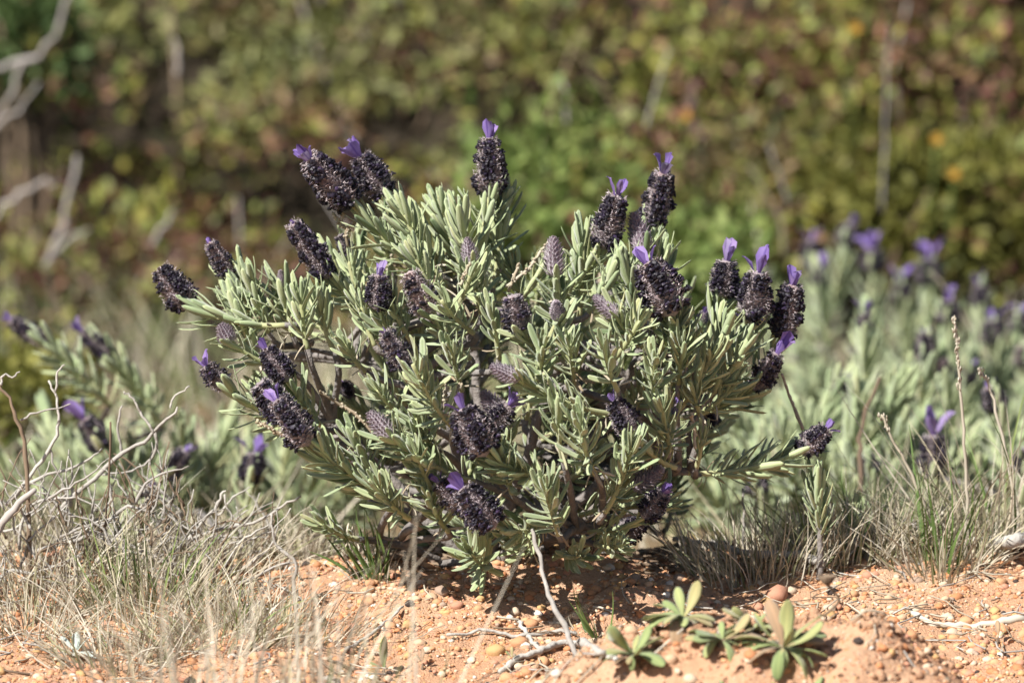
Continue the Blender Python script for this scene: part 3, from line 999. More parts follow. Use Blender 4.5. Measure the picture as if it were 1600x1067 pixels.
# spikes shade out and outgrow the leaves pressed against their front
def pressed(M):
    x, y, z = project(M @ Vector((0, 0.6, 0)))
    for b_, t_, w, pl, kind, Y, sb, Ysb, lf, end in FL:
        dx, dy = t_[0] - b_[0], t_[1] - b_[1]
        L2 = dx * dx + dy * dy
        f = ((x - b_[0]) * dx + (y - b_[1]) * dy) / L2
        if 0.12 < f < 1.35 and abs((x - b_[0]) * dy - (y - b_[1]) * dx) / math.sqrt(L2) < w * 0.55 + 4:
            if z < (Y - CAM.y) / FWD.y + 0.012 and z > (Y - CAM.y) / FWD.y - 0.07:
                return True
    return False


LEAVES = [e for e in LEAVES if not (pressed(e[2]) and random.random() < 0.88)]

# which 300 leaves show largest: sight lines against all leaves
bv, bp, owner = [], [], []
for i, (si, var, M, mk) in enumerate(LEAVES):
    tp = LEAF[var]
    v = np.array(M)[:3, :3] @ tp[0].T + np.array(M)[:3, 3:4]
    o0 = len(bv)
    bv.extend(map(tuple, v.T))
    for ring in range(3):
        a0 = o0 + ring * 6
        bp.append((a0, a0 + 4, a0 + 10)); bp.append((a0, a0 + 10, a0 + 6)); owner += [i, i]
    bp.append((o0 + 18, o0 + 22, o0 + 24)); owner.append(i)
tree = BVHTree.FromPolygons(bv, bp)
scores = []
for i, (si, var, M, mk) in enumerate(LEAVES):
    y_ = M.to_3x3() @ Vector((0, 1, 0)); x_ = M.to_3x3() @ Vector((0.2, 0, 0))
    c_ = M @ Vector((0, 0.5, 0.02))
    view = (CAM - c_).normalized()
    area = abs(y_.cross(x_).dot(view)) + 0.25 * y_.length * x_.length
    vis = 0
    for f in (0.25, 0.5, 0.7, 0.92):
        p = M @ Vector((0, f, 0.03))
        q = p + view * 0.6
        hit = tree.ray_cast(q, -view, 0.7)
        if hit[0] is None or (hit[3] - 0.6) > -0.0015 or owner[hit[2]] == i:
            vis += 1
    scores.append(area * (vis / 4) ** 1.5 * (1 if vis >= 3 else 0.3))
chosen = set(sorted(range(len(LEAVES)), key=lambda i: -scores[i])[:300])
MATK = {'leaf': M_LEAF, 'dry': M_LEAFDRY, 'dark': M_LEAFDARK}

# woody limbs from the root, then each shoot's own stem grown from the nearest limb
LIMB_SPEC = [
    [(748, 905), (700, 850), (620, 760), (560, 690), (520, 660)], [(748, 905), (720, 820), (640, 640), (570, 570), (480, 545)],
    [(750, 905), (735, 800), (690, 620), (640, 530), (610, 490)], [(752, 905), (770, 780), (745, 600), (730, 490), (715, 450)],
    [(755, 905), (800, 780), (850, 630), (870, 540), (890, 490)], [(758, 905), (850, 790), (940, 660), (990, 570), (1010, 510)],
    [(760, 905), (880, 800), (1000, 700), (1070, 630), (1100, 590)], [(762, 905), (900, 820), (1000, 750), (1060, 735), (1095, 742)],
    [(756, 905), (830, 850), (890, 830), (930, 820), (960, 810)], [(745, 905), (690, 880), (640, 850), (600, 840), (560, 842)],
]
limb_pts = []
for k, sp in enumerate(LIMB_SPEC):
    Yo = (0.0, 0.03, -0.03, 0.02, -0.02, 0.03, 0.0, -0.03, -0.05, -0.02)[k]
    pts = [P(x, y, Yo * min(1, i / 2)) for i, (x, y) in enumerate(sp)]
    pts[0] = Vector((pts[0].x, pts[0].y, gz(pts[0].x, pts[0].y) - 0.006))
    ps = poly_smooth(pts, 5, 0.0007)
    bt = Batch()
    rr = [(0.0034 if k < 9 else 0.0016) * (1 - 0.72 * i / (len(ps) - 1)) for i in range(len(ps))]
    tube(bt, rel(bush, ps), rr, 7, 0)
    bt.build('branch', [M_WOOD], bush)
    limb_pts += ps[4:]

stems = []
for si, S in enumerate(SHOOTS):
    pts = S['pts']
    A = pts[0]
    # grow from a limb point that lies lower / further in
    best = min(limb_pts, key=lambda q: (q - A).length + (0.04 if q.z > A.z - 0.004 else 0))
    back = bez(best, best.lerp(A, 0.4) + Vector((0, 0, 0.2)) * (A - best).length * 0.3, A - (pts[1] - pts[0]).normalized() * (A - best).length * 0.35, A, 7)
    bt = Batch()
    org = A
    tube(bt, [p - org for p in back], [0.0019 - 0.0006 * i / 6 for i in range(7)], 6, 1)
    tube(bt, [p - org for p in pts], [0.0013 - 0.0004 * i / (len(pts) - 1) for i in range(len(pts))], 6, 0)
    o = bt.build('leafy_shoot', [M_STEM, M_WOOD], bush)
    o.location = org - Vector(bush.location)
    stems.append((o, org))
mass = {}
for i, (si, var, M, mk) in enumerate(LEAVES):
    if i in chosen:
        so, org = stems[si]
        o = link('leaf', leaf_mesh(var, MATK[mk]), so)
        o.matrix_basis = Matrix.Translation(-org) @ M
    else:
        mass.setdefault((var, mk), []).append(np.array(Matrix.Translation(-Vector(bush.location)) @ M))
bt = Batch()
for (var, mk), ms in mass.items():
    bt.inst(LEAF[var], ms, ('leaf', 'dry', 'dark').index(mk))
# shrivelled strands under the crown
lm = bt.build('foliage', [M_LEAF, M_LEAFDRY, M_LEAFDARK], bush)
lm['kind'] = 'stuff'
print('leaves', len(LEAVES), 'shoots', len(SHOOTS))

# dry remnant stalks of last year's spikes, beaded
for pts_px, Y in (([(795, 455), (803, 435), (811, 412)], -0.03), ([(792, 448), (825, 420), (845, 395), (860, 375)], -0.02), ([(1086, 700), (1084, 670), (1080, 645)], -0.055), ([(695, 640), (696, 618), (698, 604)], -0.085),
                  ([(698, 625), (712, 612), (722, 600)], -0.085), ([(548, 362), (532, 350), (520, 333)], 0.005), ([(532, 350), (535, 335), (537, 322)], 0.005), ([(545, 388), (540, 362), (562, 338), (570, 328)], 0.005),
                  ([(600, 700), (560, 650), (530, 632), (500, 612)], -0.02), ([(470, 690), (440, 680), (415, 665), (400, 660)], -0.07), ([(735, 410), (728, 425), (720, 445)], -0.06)):
    ps = [P(x, y, Y + random.uniform(-0.002, 0.002)) for x, y in pts_px]
    ps = poly_smooth(ps, 4, 0.0002)
    bt = Batch()
    tube(bt, rel(bush, ps), [0.0007] * len(ps), 5, 0)
    for i in range(3, len(ps)):
        for _ in range(3):
            q = ps[i].lerp(ps[i - 1], random.random()) + Vector((random.gauss(0, 1), random.gauss(0, 1), random.gauss(0, 1))).normalized() * 0.0009
            s = random.uniform(0.0005, 0.0009)
            bt.inst(CRUMP[random.randrange(6)], [np.array(tfm(q - Vector(bush.location), None, (s, s, s)))], 0)
    bt.build('dried_stalk', [M_LEAFDRY], bush)

# ------------------------------------------------------------------ grasses
def blade(batch, p, d0, L, w, mat, curl=0.5, seg=5):
    """one narrow folded grass blade"""
    d = Vector(d0).normalized(); p = Vector(p)
    side = d.cross(Vector((random.gauss(0, 1), random.gauss(0, 1), 0.1))).normalized()
    bend = Vector((random.gauss(0, 1), random.gauss(0, 1), -0.6)) * curl
    vs, uv, qs = [], [], []
    for i in range(seg + 1):
        t = i / seg
        ww = w * (1 - t ** 1.6) * 0.5 + w * 0.05
        nrm = side.cross(d).normalized()
        vs += [p - side * ww + nrm * ww * 0.4, p, p + side * ww + nrm * ww * 0.4]
        uv += [(0, t), (0.5, t), (1, t)]
        if i < seg:
            a = i * 3
            qs += [(a, a + 1, a + 4, a + 3), (a + 1, a + 2, a + 5, a + 4)]
        p = p + d * (L / seg)
        d = (d + bend * (1.0 / seg) * 0.8).normalized()
    batch.add([tuple(v) for v in vs], qs, None, mat, uv)


def grass_tuft(name, centre, label, groups, cat='grass tuft', group=None):
    """groups: (part name, material, count, radius, min length, max length, width, lean, curl, bias)"""
    root = empty(name, centre)
    tag(root, label, cat, group)
    for pn, mat, cnt_, rad, l0, l1, w, lean, curl, bias in groups:
        bt = Batch()
        for _ in range(cnt_):
            a = random.uniform(0, 6.28); r_ = rad * math.sqrt(random.random())
            x = math.cos(a) * r_; y = math.sin(a) * r_ * 0.7
            z = gz(centre[0] + x, centre[1] + y) - centre[2] - 0.001
            d = Vector((math.cos(a) * lean * random.uniform(0.1, 1) * (0.4 + r_ / rad) + bias[0], math.sin(a) * lean * random.uniform(0.1, 1) + bias[1], 1))
            blade(bt, (x, y, z), d, random.uniform(l0, l1), w * random.uniform(0.7, 1.3), 0, curl)
        o = bt.build(pn, [mat], root)
        o['kind'] = 'stuff'
    return root


STR, GRY, GRN = M_STRAW, M_GRASSGREY, M_GRASSGREEN
grass_tuft('grass_tuft', G(235, 950), 'grey straw grass tuft with some green blades below the bare twigs', (
    ('dry_blades', STR, 130, 0.038, 0.015, 0.055, 0.0007, 1.1, 0.9, (0, 0)), ('mixed_blades', GRY, 150, 0.032, 0.012, 0.045, 0.0008, 0.9, 0.8, (0, 0)), ('green_blades', GRN, 26, 0.022, 0.02, 0.05, 0.0012, 0.6, 0.6, (0, 0))))
grass_tuft('grass_tuft', G(70, 930), 'pale straw tuft at the left picture edge among bare twigs', (
    ('dry_blades', STR, 170, 0.045, 0.015, 0.065, 0.0007, 1.0, 0.9, (0, 0)), ('mixed_blades', GRY, 120, 0.04, 0.012, 0.05, 0.0008, 0.9, 0.8, (0, 0))))
grass_tuft('grass_tuft', GY(1190, 0.0), 'low wiry dry tuft over the white stick, behind the rosette weeds', (
    ('dry_blades', STR, 240, 0.036, 0.012, 0.042, 0.0007, 0.9, 0.6, (0, 0)), ('mixed_blades', GRY, 190, 0.034, 0.01, 0.035, 0.0008, 0.9, 0.6, (0, 0))))
grass_tuft('grass_tuft', GY(1315, 0.01), 'small half dry tuft beside the upright lavender sprig', (
    ('dry_blades', STR, 120, 0.030, 0.012, 0.045, 0.0007, 0.8, 0.6, (0, 0)), ('mixed_blades', GRY, 150, 0.03, 0.01, 0.04, 0.0008, 0.8, 0.6, (0, 0)), ('green_blades', GRN, 20, 0.02, 0.02, 0.05, 0.001, 0.6, 0.5, (0, 0))))
grass_tuft('grass_tuft', GY(1475, -0.005), 'green bladed tuft fanning out between the two bleached logs', (
    ('dry_blades', STR, 110, 0.026, 0.015, 0.065, 0.0007, 1.1, 0.9, (0, 0)), ('mixed_blades', GRY, 100, 0.026, 0.012, 0.05, 0.0008, 1.1, 0.8, (0, 0)), ('green_blades', GRN, 13, 0.014, 0.03, 0.07, 0.0017, 0.6, 0.4, (0.05, 0))))
grass_tuft('grass_tuft', GY(1570, 0.03), 'tall dense straw tuft at the right picture edge', (
    ('dry_blades', STR, 100, 0.036, 0.02, 0.095, 0.0008, 0.9, 0.7, (0, 0)), ('mixed_blades', GRY, 90, 0.036, 0.015, 0.065, 0.0009, 1.0, 0.8, (0, 0)), ('green_blades', GRN, 9, 0.02, 0.04, 0.08, 0.0014, 0.5, 0.4, (0, 0))))
grass_tuft('grass_tuft', G(588, 905), 'dark green grass blades at the left foot of the lavender', (
    ('green_blades', GRN, 26, 0.008, 0.015, 0.040, 0.0016, 0.7, 0.4, (-0.35, 0)), ('dry_blades', STR, 16, 0.012, 0.012, 0.03, 0.0006, 0.9, 1.0, (-0.2, 0))))
grass_tuft('grass_tuft', G(938, 1000), 'small fresh green grass tuft on pebbles below the bush shadow', (
    ('green_blades', GRN, 13, 0.005, 0.010, 0.026, 0.0012, 0.9, 0.45, (0, 0)), ('dry_blades', STR, 22, 0.012, 0.006, 0.016, 0.0005, 1.2, 0.9, (0, 0))))
grass_tuft('grass_tuft', G(425, 985), 'wispy straw tuft where the sand meets the bare twigs', (
    ('dry_blades', STR, 150, 0.036, 0.012, 0.045, 0.0006, 1.2, 1.0, (0, 0)), ('mixed_blades', GRY, 90, 0.03, 0.01, 0.03, 0.0007, 0.9, 0.6, (0, 0))))
grass_tuft('grass_tuft', GY(330, 0.03), 'pale matted straw right of the dead twigs, behind the sand edge', (
    ('dry_blades', STR, 130, 0.040, 0.012, 0.045, 0.0006, 1.3, 1.0, (0, 0)), ('mixed_blades', GRY, 120, 0.04, 0.01, 0.035, 0.0007, 1.2, 0.9, (0, 0))))
grass_tuft('grass_tuft', GY(150, 0.05), 'matted straw beneath the dead shrub', (
    ('dry_blades', STR, 140, 0.050, 0.012, 0.05, 0.0006, 1.3, 1.0, (0, 0)), ('mixed_blades', GRY, 160, 0.05, 0.01, 0.04, 0.0007, 1.2, 0.9, (0, 0))))
grass_tuft('grass_tuft', GY(480, 0.05), 'thin straw behind the dark green blades at the bush foot', (
    ('dry_blades', STR, 150, 0.034, 0.01, 0.04, 0.0006, 1.3, 1.0, (0, 0)), ('mixed_blades', GRY, 90, 0.03, 0.01, 0.03, 0.0007, 1.2, 0.9, (0, 0))))
grass_tuft('grass_tuft', GY(1400, 0.03), 'matted half dry grass around the curved bleached stick', (
    ('dry_blades', STR, 200, 0.036, 0.012, 0.05, 0.0006, 1.2, 0.9, (0, 0)), ('mixed_blades', GRY, 190, 0.036, 0.01, 0.04, 0.0008, 1.1, 0.9, (0, 0)), ('green_blades', GRN, 20, 0.03, 0.02, 0.05, 0.0010, 0.8, 0.5, (0, 0))))
grass_tuft('grass_tuft', G(40, 990), 'sprawling straw on sand in the lower left corner', (
    ('dry_blades', STR, 130, 0.034, 0.010, 0.040, 0.0006, 1.4, 1.0, (0, 0)), ('mixed_blades', GRY, 80, 0.03, 0.01, 0.03, 0.0007, 1.2, 0.9, (0, 0))))
grass_tuft('grass_tuft', G(190, 1035), 'thin flattened straw between the silvery rosette and the foreground grass', (
    ('dry_blades', STR, 150, 0.030, 0.010, 0.045, 0.0006, 1.4, 1.0, (0, 0)), ('mixed_blades', GRY, 90, 0.03, 0.01, 0.03, 0.0007, 1.2, 0.9, (0, 0))))
grass_tuft('grass_tuft', G(330, 1000), 'sprawling grey straw on sand above the blurred foreground grass', (
    ('dry_blades', STR, 160, 0.034, 0.010, 0.040, 0.0006, 1.4, 1.0, (0, 0)), ('mixed_blades', GRY, 120, 0.03, 0.01, 0.032, 0.0007, 1.2, 0.9, (0, 0)), ('green_blades', GRN, 10, 0.02, 0.015, 0.035, 0.0009, 0.9, 0.5, (0, 0))))
# soft foreground straw near the lens
grass_tuft('grass_tuft', GY(385, -0.33), 'soft blurred dry grass in the lower left foreground', (
    ('dry_blades', STR, 170, 0.06, 0.06, 0.14, 0.0013, 0.4, 0.6, (0, 0)), ('mixed_blades', GRY, 110, 0.06, 0.05, 0.10, 0.0012, 0.5, 0.6, (0, 0))))
grass_tuft('grass_tuft', GY(470, -0.36), 'blurred bright green sprig on the bottom picture edge', (
    ('green_blades', M_BRIGHT, 46, 0.014, 0.05, 0.085, 0.0034, 0.35, 0.3, (0.05, 0)),))
grass_tuft('grass_tuft', GY(275, -0.36), 'small blurred green tuft at the bottom edge left of the straw', (
    ('green_blades', M_BRIGHT, 24, 0.010, 0.05, 0.078, 0.003, 0.3, 0.3, (0, 0)),))

# ------------------------------------------------------------------ dead twigs on the left
def twig(root, px_pts, Y, r0, r1, mat=M_TWIG, name='branch', spread=0.0, jit=0.00035, sub=3, n=6):
    ps = []
    for i, e in enumerate(px_pts):
        yy = Y + (e[2] if len(e) > 2 else 0) + spread * i
        ps.append(P(e[0], e[1], yy))
    ps = poly_smooth(ps, sub, jit)
    bt = Batch()
    m_ = len(ps)
    rr = [(r0 + (r1 - r0) * i / (m_ - 1)) * random.uniform(0.85, 1.18) for i in range(m_)]
    tube(bt, rel(root, ps), rr, n, 0)
    return bt.build(name, [mat], root)


dead = empty('dead_shrub', GY(110, 0.0))
tag(dead, 'leafless dead shrub of pale crooked twigs at the left', 'dead shrub')
px2 = MM
for pts_, Y, a, c_, mt in (
    ([(-15, 850), (5, 815), (30, 785), (55, 765)], -0.03, 0.0038, 0.0022, M_GREYTWIG),
    ([(45, 930), (45, 860), (44, 765), (38, 690), (28, 655), (12, 620), (-2, 600)], -0.02, 0.0022, 0.0009, M_TWIGDARK),
    ([(2, 601), (7, 585), (18, 589), (31, 581)], -0.02, 0.0012, 0.0006, M_TWIG),
    ([(10, 790), (46, 745), (76, 705), (92, 668), (90, 640), (86, 612), (76, 595)], -0.01, 0.0016, 0.0008, M_TWIG),
    ([(86, 612), (90, 582), (101, 570)], -0.01, 0.0009, 0.0005, M_TWIG),
    ([(34, 655), (58, 645), (90, 637), (110, 631)], -0.015, 0.0008, 0.0004, M_TWIG),
    ([(76, 700), (88, 730), (100, 760), (108, 790)], -0.01, 0.0008, 0.0005, M_TWIG),
    ([(90, 800), (150, 745), (190, 708), (225, 690), (242, 672), (262, 655), (277, 636)], 0.0, 0.0020, 0.0008, M_TWIG),
    ([(240, 676), (222, 650), (213, 632), (204, 618), (194, 612)], 0.0, 0.0011, 0.0006, M_TWIG),
    ([(268, 640), (270, 622), (284, 612), (296, 603)], 0.0, 0.0008, 0.0005, M_TWIG),
    ([(190, 708), (186, 682), (184, 655), (191, 634)], 0.005, 0.0012, 0.0006, M_TWIG),
    ([(242, 675), (245, 700), (232, 722), (205, 735), (160, 742)], 0.01, 0.0012, 0.0007, M_TWIG),
    ([(20, 780), (60, 745), (105, 735), (140, 715), (160, 700)], 0.0, 0.0015, 0.0006, M_TWIG),
    ([(60, 860), (110, 845), (150, 830), (200, 790), (238, 800), (250, 755)], -0.01, 0.0018, 0.0008, M_TWIG),
    ([(0, 905), (20, 890), (55, 900), (90, 912), (140, 900), (200, 905)], -0.025, 0.0014, 0.0007, M_TWIG),
    ([(30, 860), (40, 800), (80, 780), (120, 778), (150, 790)], -0.02, 0.0013, 0.0006, M_TWIG),
    ([(265, 900), (278, 858), (300, 835), (335, 795), (347, 772), (352, 768)], -0.005, 0.0020, 0.0008, M_TWIG),
    ([(349, 772), (356, 792), (362, 812), (350, 825)], -0.005, 0.0008, 0.0005, M_TWIG),
    ([(276, 855), (315, 835), (370, 822), (408, 812), (440, 790), (470, 775)], 0.0, 0.0018, 0.0008, M_TWIG),
    ([(290, 880), (330, 850), (352, 838), (378, 842)], 0.0, 0.0013, 0.0006, M_TWIG),
    ([(469, 990), (462, 940), (461, 905), (463, 880), (445, 862), (432, 851), (426, 828), (424, 803)], -0.06, 0.0016, 0.0009, M_TWIG),
    ([(370, 912), (400, 900), (440, 882), (462, 878)], -0.05, 0.0012, 0.0008, M_TWIG),
    ([(150, 880), (180, 840), (215, 800), (245, 780)], -0.02, 0.0012, 0.0006, M_TWIG),
    ([(200, 850), (240, 870), (262, 880), (310, 882)], -0.02, 0.0011, 0.0006, M_TWIG),
    ([(170, 760), (178, 800), (190, 850), (200, 905)], -0.01, 0.0009, 0.0006, M_TWIG),
    ([(172, 660), (171, 720), (168, 790), (160, 880)], -0.02, 0.0009, 0.0006, M_TWIGDARK),
    ([(340, 900), (375, 850), (400, 830), (420, 820)], -0.03, 0.0010, 0.0006, M_TWIG),
):
    twig(dead, pts_, Y, a * 0.62, c_ * 0.62, mt)
for k in range(290):
    x = random.uniform(-20, 430); y = random.uniform(770, 945)
    a = random.uniform(-2.6, -0.4); L = random.uniform(40, 120)
    pts_ = [(x, y)]
    for i in range(3):
        a += random.gauss(0, 0.28); x += math.cos(a) * L / 3; y += math.sin(a) * L / 3
        pts_.append((x, y))
    if max(p[0] for p in pts_) > 480 or (max(p[0] for p in pts_) > 300 and min(p[1] for p in pts_) < 760):
        continue
    twig(dead, pts_, random.uniform(-0.04, 0.05), random.uniform(0.0003, 0.0008), 0.00025, random.choice((M_TWIG, M_TWIG, M_TWIGDARK)), n=5)


# ------------------------------------------------------------------ single sticks, stalks and seedlings
def stick(name, px_pts, label, cat, r0, r1, mat, ground_=True, Y=0.0, lift=0.002, rough=0.0004, sub=5, flat=False):
    if ground_:
        ps = [G(x, y, lift) for x, y in px_pts]
    else:
        ps = [P(e[0], e[1], Y + (e[2] if len(e) > 2 else 0)) for e in px_pts]
    root_loc = min(ps, key=lambda p: p.z).copy()
    ps = poly_smooth(ps, sub, rough)
    bt = Batch()
    m_ = len(ps)
    tube(bt, [p - root_loc for p in ps], [(r0 + (r1 - r0) * i / (m_ - 1)) * random.uniform(0.8, 1.2) for i in range(m_)], 7, 0)
    o = bt.build(name, [mat])
    o.location = root_loc
    tag(o, label, cat)
    return o


stick('dry_stalk', [(832, 828, -0.10), (845, 880, -0.115), (862, 940, -0.13), (890, 1000, -0.15), (915, 1055, -0.165), (925, 1085, -0.175)], 'pale dry stalk leaning across the pebbles in front of the bush', 'stalk', 0.0009, 0.0014, M_TWIG, False, 0.0)
stick('dead_flower_stalk', [(1222, 585, -0.01), (1232, 615, 0.0), (1242, 640, 0.005), (1254, 670, 0.01)], 'bent thin grey stalk dangling beside the rightmost spikes', 'stalk', 0.0006, 0.0009, M_TWIG, False, 0.0, rough=0.00008)
stick('bleached_stick', [(1052, 864), (1085, 868), (1130, 880), (1180, 888), (1240, 893), (1285, 908)], 'bleached white stick lying in the low wiry tuft', 'stick', 0.0012, 0.0021, M_TWIG, True, lift=0.006)
stick('bleached_stick', [(1330, 880), (1370, 862), (1415, 848), (1440, 846), (1465, 838)], 'curved bleached stick rising behind the half dry tuft', 'stick', 0.0016, 0.0028, M_TWIG, True, lift=0.008)
stick('weathered_log', [(1518, 862), (1560, 860), (1600, 855), (1680, 850)], 'weathered grey log at the right picture edge', 'log', 0.0032, 0.0040, M_TWIG, True, lift=0.003)
stick('tan_twig', [(1425, 962), (1460, 978), (1500, 986), (1545, 980), (1600, 972)], 'long tan twig lying on sand at lower right', 'twig', 0.0012, 0.0017, M_STRAW, True, lift=0.001)
stick('root_piece', [(700, 1008), (760, 995), (810, 1001), (860, 998), (900, 1000)], 'thin pale root lying on the pebbles under the leaning stalk', 'root', 0.0006, 0.0010, M_TWIG, True)
stick('bark_strip', [(905, 1012), (930, 1018), (950, 1030), (968, 1044)], 'split pale bark strip beside the small green grass tuft', 'bark', 0.0020, 0.0010, M_TWIG, True, lift=0.001)
stick('forked_root', [(780, 1062), (810, 1040), (840, 1028), (870, 1018), (905, 1014)], 'bleached flaking root running to the split bark strip', 'root', 0.0012, 0.0016, M_TWIG, True)
stick('forked_twig', [(812, 980), (822, 995), (830, 1010), (842, 1020)], 'short stub of bleached twig beside the white pebble', 'twig', 0.0010, 0.0009, M_TWIG, True, lift=0.002)
stick('dry_twig', [(540, 1022), (570, 1005), (600, 985), (630, 960)], 'grey crooked twig on sand near the left sand edge', 'twig', 0.0008, 0.0006, M_TWIG, True)
stick('dry_stalk', [(1338, 830, 0.05), (1345, 740, 0.06), (1345, 670, 0.07), (1375, 590, 0.08)], 'blurred brown dead stalk rising behind the lavender sprig', 'stalk', 0.0014, 0.0008, M_TWIGDARK, False, 0.12)
stick('dry_stalk', [(1160, 765, 0.0), (1162, 810, 0.0), (1162, 870, 0.0)], 'short upright pale stalk under the right lavender branch', 'stalk', 0.0005, 0.0006, M_TWIG, False, 0.02)
stick('grass_stalk', [(897, 955), (894, 920), (896, 880), (900, 850)], 'upright dark green stalk under the bush in shadow', 'stalk', 0.0010, 0.0007, M_GRASSGREEN, False, -0.02)

# tall grass seed heads on the right
for label, pts_, Y in (('tall beige grass seed head on straight stalk at the right', [(1508, 860), (1511, 760), (1504, 650), (1496, 560), (1490, 495)], 0.0),
                       ('thin leaning straw stalk left of the tall seed head', [(1448, 800), (1420, 730), (1395, 690), (1377, 648)], 0.01),
                       ('second leaning straw stalk right of the tall seed head', [(1590, 800), (1570, 700), (1548, 610), (1530, 575)], 0.015)):
    ps = poly_smooth([P(x, y, Y) for x, y in pts_], 5, 0.0003)
    g0 = Vector((ps[0].x, ps[0].y, gz(ps[0].x, ps[0].y)))
    ps = [g0] + ps
    root = empty('grass_stalk', g0); tag(root, label, 'grass stalk')
    bt = Batch(); tube(bt, rel(root, ps), [0.0009 - 0.0004 * i / len(ps) for i in range(len(ps))], 5, 0)
    bt.build('stalk', [M_STRAW], root)
    bt = Batch()
    hs = len(ps) - 8 if 'head' in label and 'tall beige' in label else len(ps) - 3
    for i in range(hs, len(ps)):
        for _ in range(7):
            q = ps[i].lerp(ps[i - 1], random.random()) + Vector((random.gauss(0, 0.0008), random.gauss(0, 0.0008), 0))
            rot = Quaternion((1, random.gauss(0, 0.15), random.gauss(0, 0.15), random.random())).normalized()
            bt.inst(CRUMP[random.randrange(6)], [np.array(tfm(q - g0, rot, (0.0004, 0.0004, 0.0013)))], 0)
    o = bt.build('seed_head', [M_STRAW], root); o['kind'] = 'stuff'


# single lavender sprigs at right
def sprig(label, pts_, Y, leaf, nn, stem_r=0.0016, green=M_LEAF, tilt0=60, tilt1=14, bare=0.45):
    ps = poly_smooth([P(x, y, Y) for x, y in pts_], 5, 0.0002)
    g0 = Vector((ps[0].x, ps[0].y, gz(ps[0].x, ps[0].y)))
    if ps[0].z > g0.z + 0.002:
        ps = [g0] + ps
    root = empty('lavender_sprig', g0); tag(root, label, 'lavender sprig')
    bt = Batch(); tube(bt, rel(root, ps), [stem_r * (1 - 0.4 * i / len(ps)) for i in range(len(ps))], 6, 0)
    bt.build('stem', [M_WOOD if bare > 0.3 else M_STEM], root)
    T, N = frames(ps)
    for k in range(nn):
        u = k / nn
        f = (bare + (1 - bare) * u) * (len(ps) - 1)
        i = int(f); fr = f - i
        p = ps[i].lerp(ps[min(i + 1, len(ps) - 1)], fr); t_ = T[i]; n_ = N[i]; b_ = t_.cross(n_)
        a = k * 2.3998
        R = n_ * math.cos(a) + b_ * math.sin(a)
        tilt = math.radians(tilt0 + (tilt1 - tilt0) * u) + random.gauss(0, 0.06)
        D = t_ * math.cos(tilt) + R * math.sin(tilt) + UP * 0.25
        ln = leaf * MM * random.uniform(0.8, 1.1) * (0.75 + 0.3 * u)
        o = link('leaf', leaf_mesh(random.choice((0, 1, 2)), green), root)
        o.matrix_basis = tfm(p - g0 + R * 0.0008, basis(D, t_ * math.sin(tilt) - R * math.cos(tilt)), (ln * 0.85, ln, ln))
    return root


sprig('single upright lavender sprig with bare brown stem, right of the bush', [(1280, 905), (1282, 868), (1280, 830), (1277, 795), (1279, 765)], -0.02, 62, 44)
sprig('short greener lavender sprig just right of the upright one', [(1318, 900), (1322, 868), (1330, 838), (1332, 815)], 0.02, 50, 30, green=M_LEAF, bare=0.3)

# ------------------------------------------------------------------ rosette weeds on the mound
broad_mesh = []
for tp in BROAD:
    bt = Batch(); bt.add(tp[0], tp[1], tp[2], 0, tp[3]); broad_mesh.append(bt.mesh('leaf', [M_WEED]))
silver_mesh = []
for tp in BROAD:
    bt = Batch(); bt.add(tp[0], tp[1], tp[2], 0, tp[3]); silver_mesh.append(bt.mesh('leaf', [M_SILVER]))


def rosette(name, label, centre, leaves, meshes=broad_mesh, cat='weed'):
    """leaves: (azimuth deg from +x, elevation deg, length px, variant)"""
    c_ = Vector(centre); c_.z = gz(c_.x, c_.y)
    root = empty(name, c_); tag(root, label, cat)
    cr_ = 0.0022 if len(leaves) > 3 and cat == 'weed' else 0.0007
    bt = Batch(); tube(bt, [(0, 0, -0.003), (0, 0, 0.001), (0, 0, 0.003)], [cr_, cr_, cr_ * 0.6], 7, 0)
    bt.build('crown', [M_TWIGDARK], root)
    if cat == 'weed' and meshes is broad_mesh:
        leaves = list(leaves) + [(random.uniform(0, 360), random.uniform(-5, 48), random.uniform(28, 92), random.choice((0, 1, 2, 1, 3))) for _ in range(15)]
    for az, el, ln, var in leaves:
        az = math.radians(az + random.uniform(-6, 6)); el = math.radians(el)
        D = Vector((math.cos(az) * math.cos(el), math.sin(az) * math.cos(el), math.sin(el)))
        Z = Vector((-math.cos(az) * math.sin(el), -math.sin(az) * math.sin(el), math.cos(el)))
        s = ln * MM * (0.8 if cat == 'weed' else 0.7)
        o = link('leaf', meshes[var], root)
        o.matrix_basis = tfm(D * 0.001 + Vector((0, 0, 0.003)), basis(D, Z), (s, s, s))
    return root


W = [GY(1068, -0.225), GY(1225, -0.245), GY(990, -0.24), GY(1130, -0.24), GY(1180, -0.225)]
rosette('rosette_weed', 'yellow green rosette weed on the crest of the sand mound', W[0], [(100, 62, 62, 0), (40, 48, 70, 3), (170, 22, 74, 1), (200, 12, 60, 1), (10, 20, 58, 1), (-40, 8, 46, 2), (140, 40, 52, 0), (-90, 5, 40, 2), (70, 30, 50, 1)])
rosette('rosette_weed', 'largest rosette weed with tall upright leaves at the mound side', W[1], [(120, 70, 92, 0), (30, 46, 96, 0), (180, 28, 96, 2), (215, 14, 80, 1), (0, 34, 76, 1), (-50, 6, 84, 2), (-100, 0, 76, 2), (70, 58, 84, 3), (-20, 14, 70, 2), (25, 38, 88, 1)])
rosette('rosette_weed', 'smallest rosette weed on the left slope of the mound', W[2], [(150, 55, 52, 0), (30, 42, 56, 3), (200, 15, 60, 1), (340, 12, 48, 1), (-90, 2, 40, 2), (80, 50, 44, 0)])
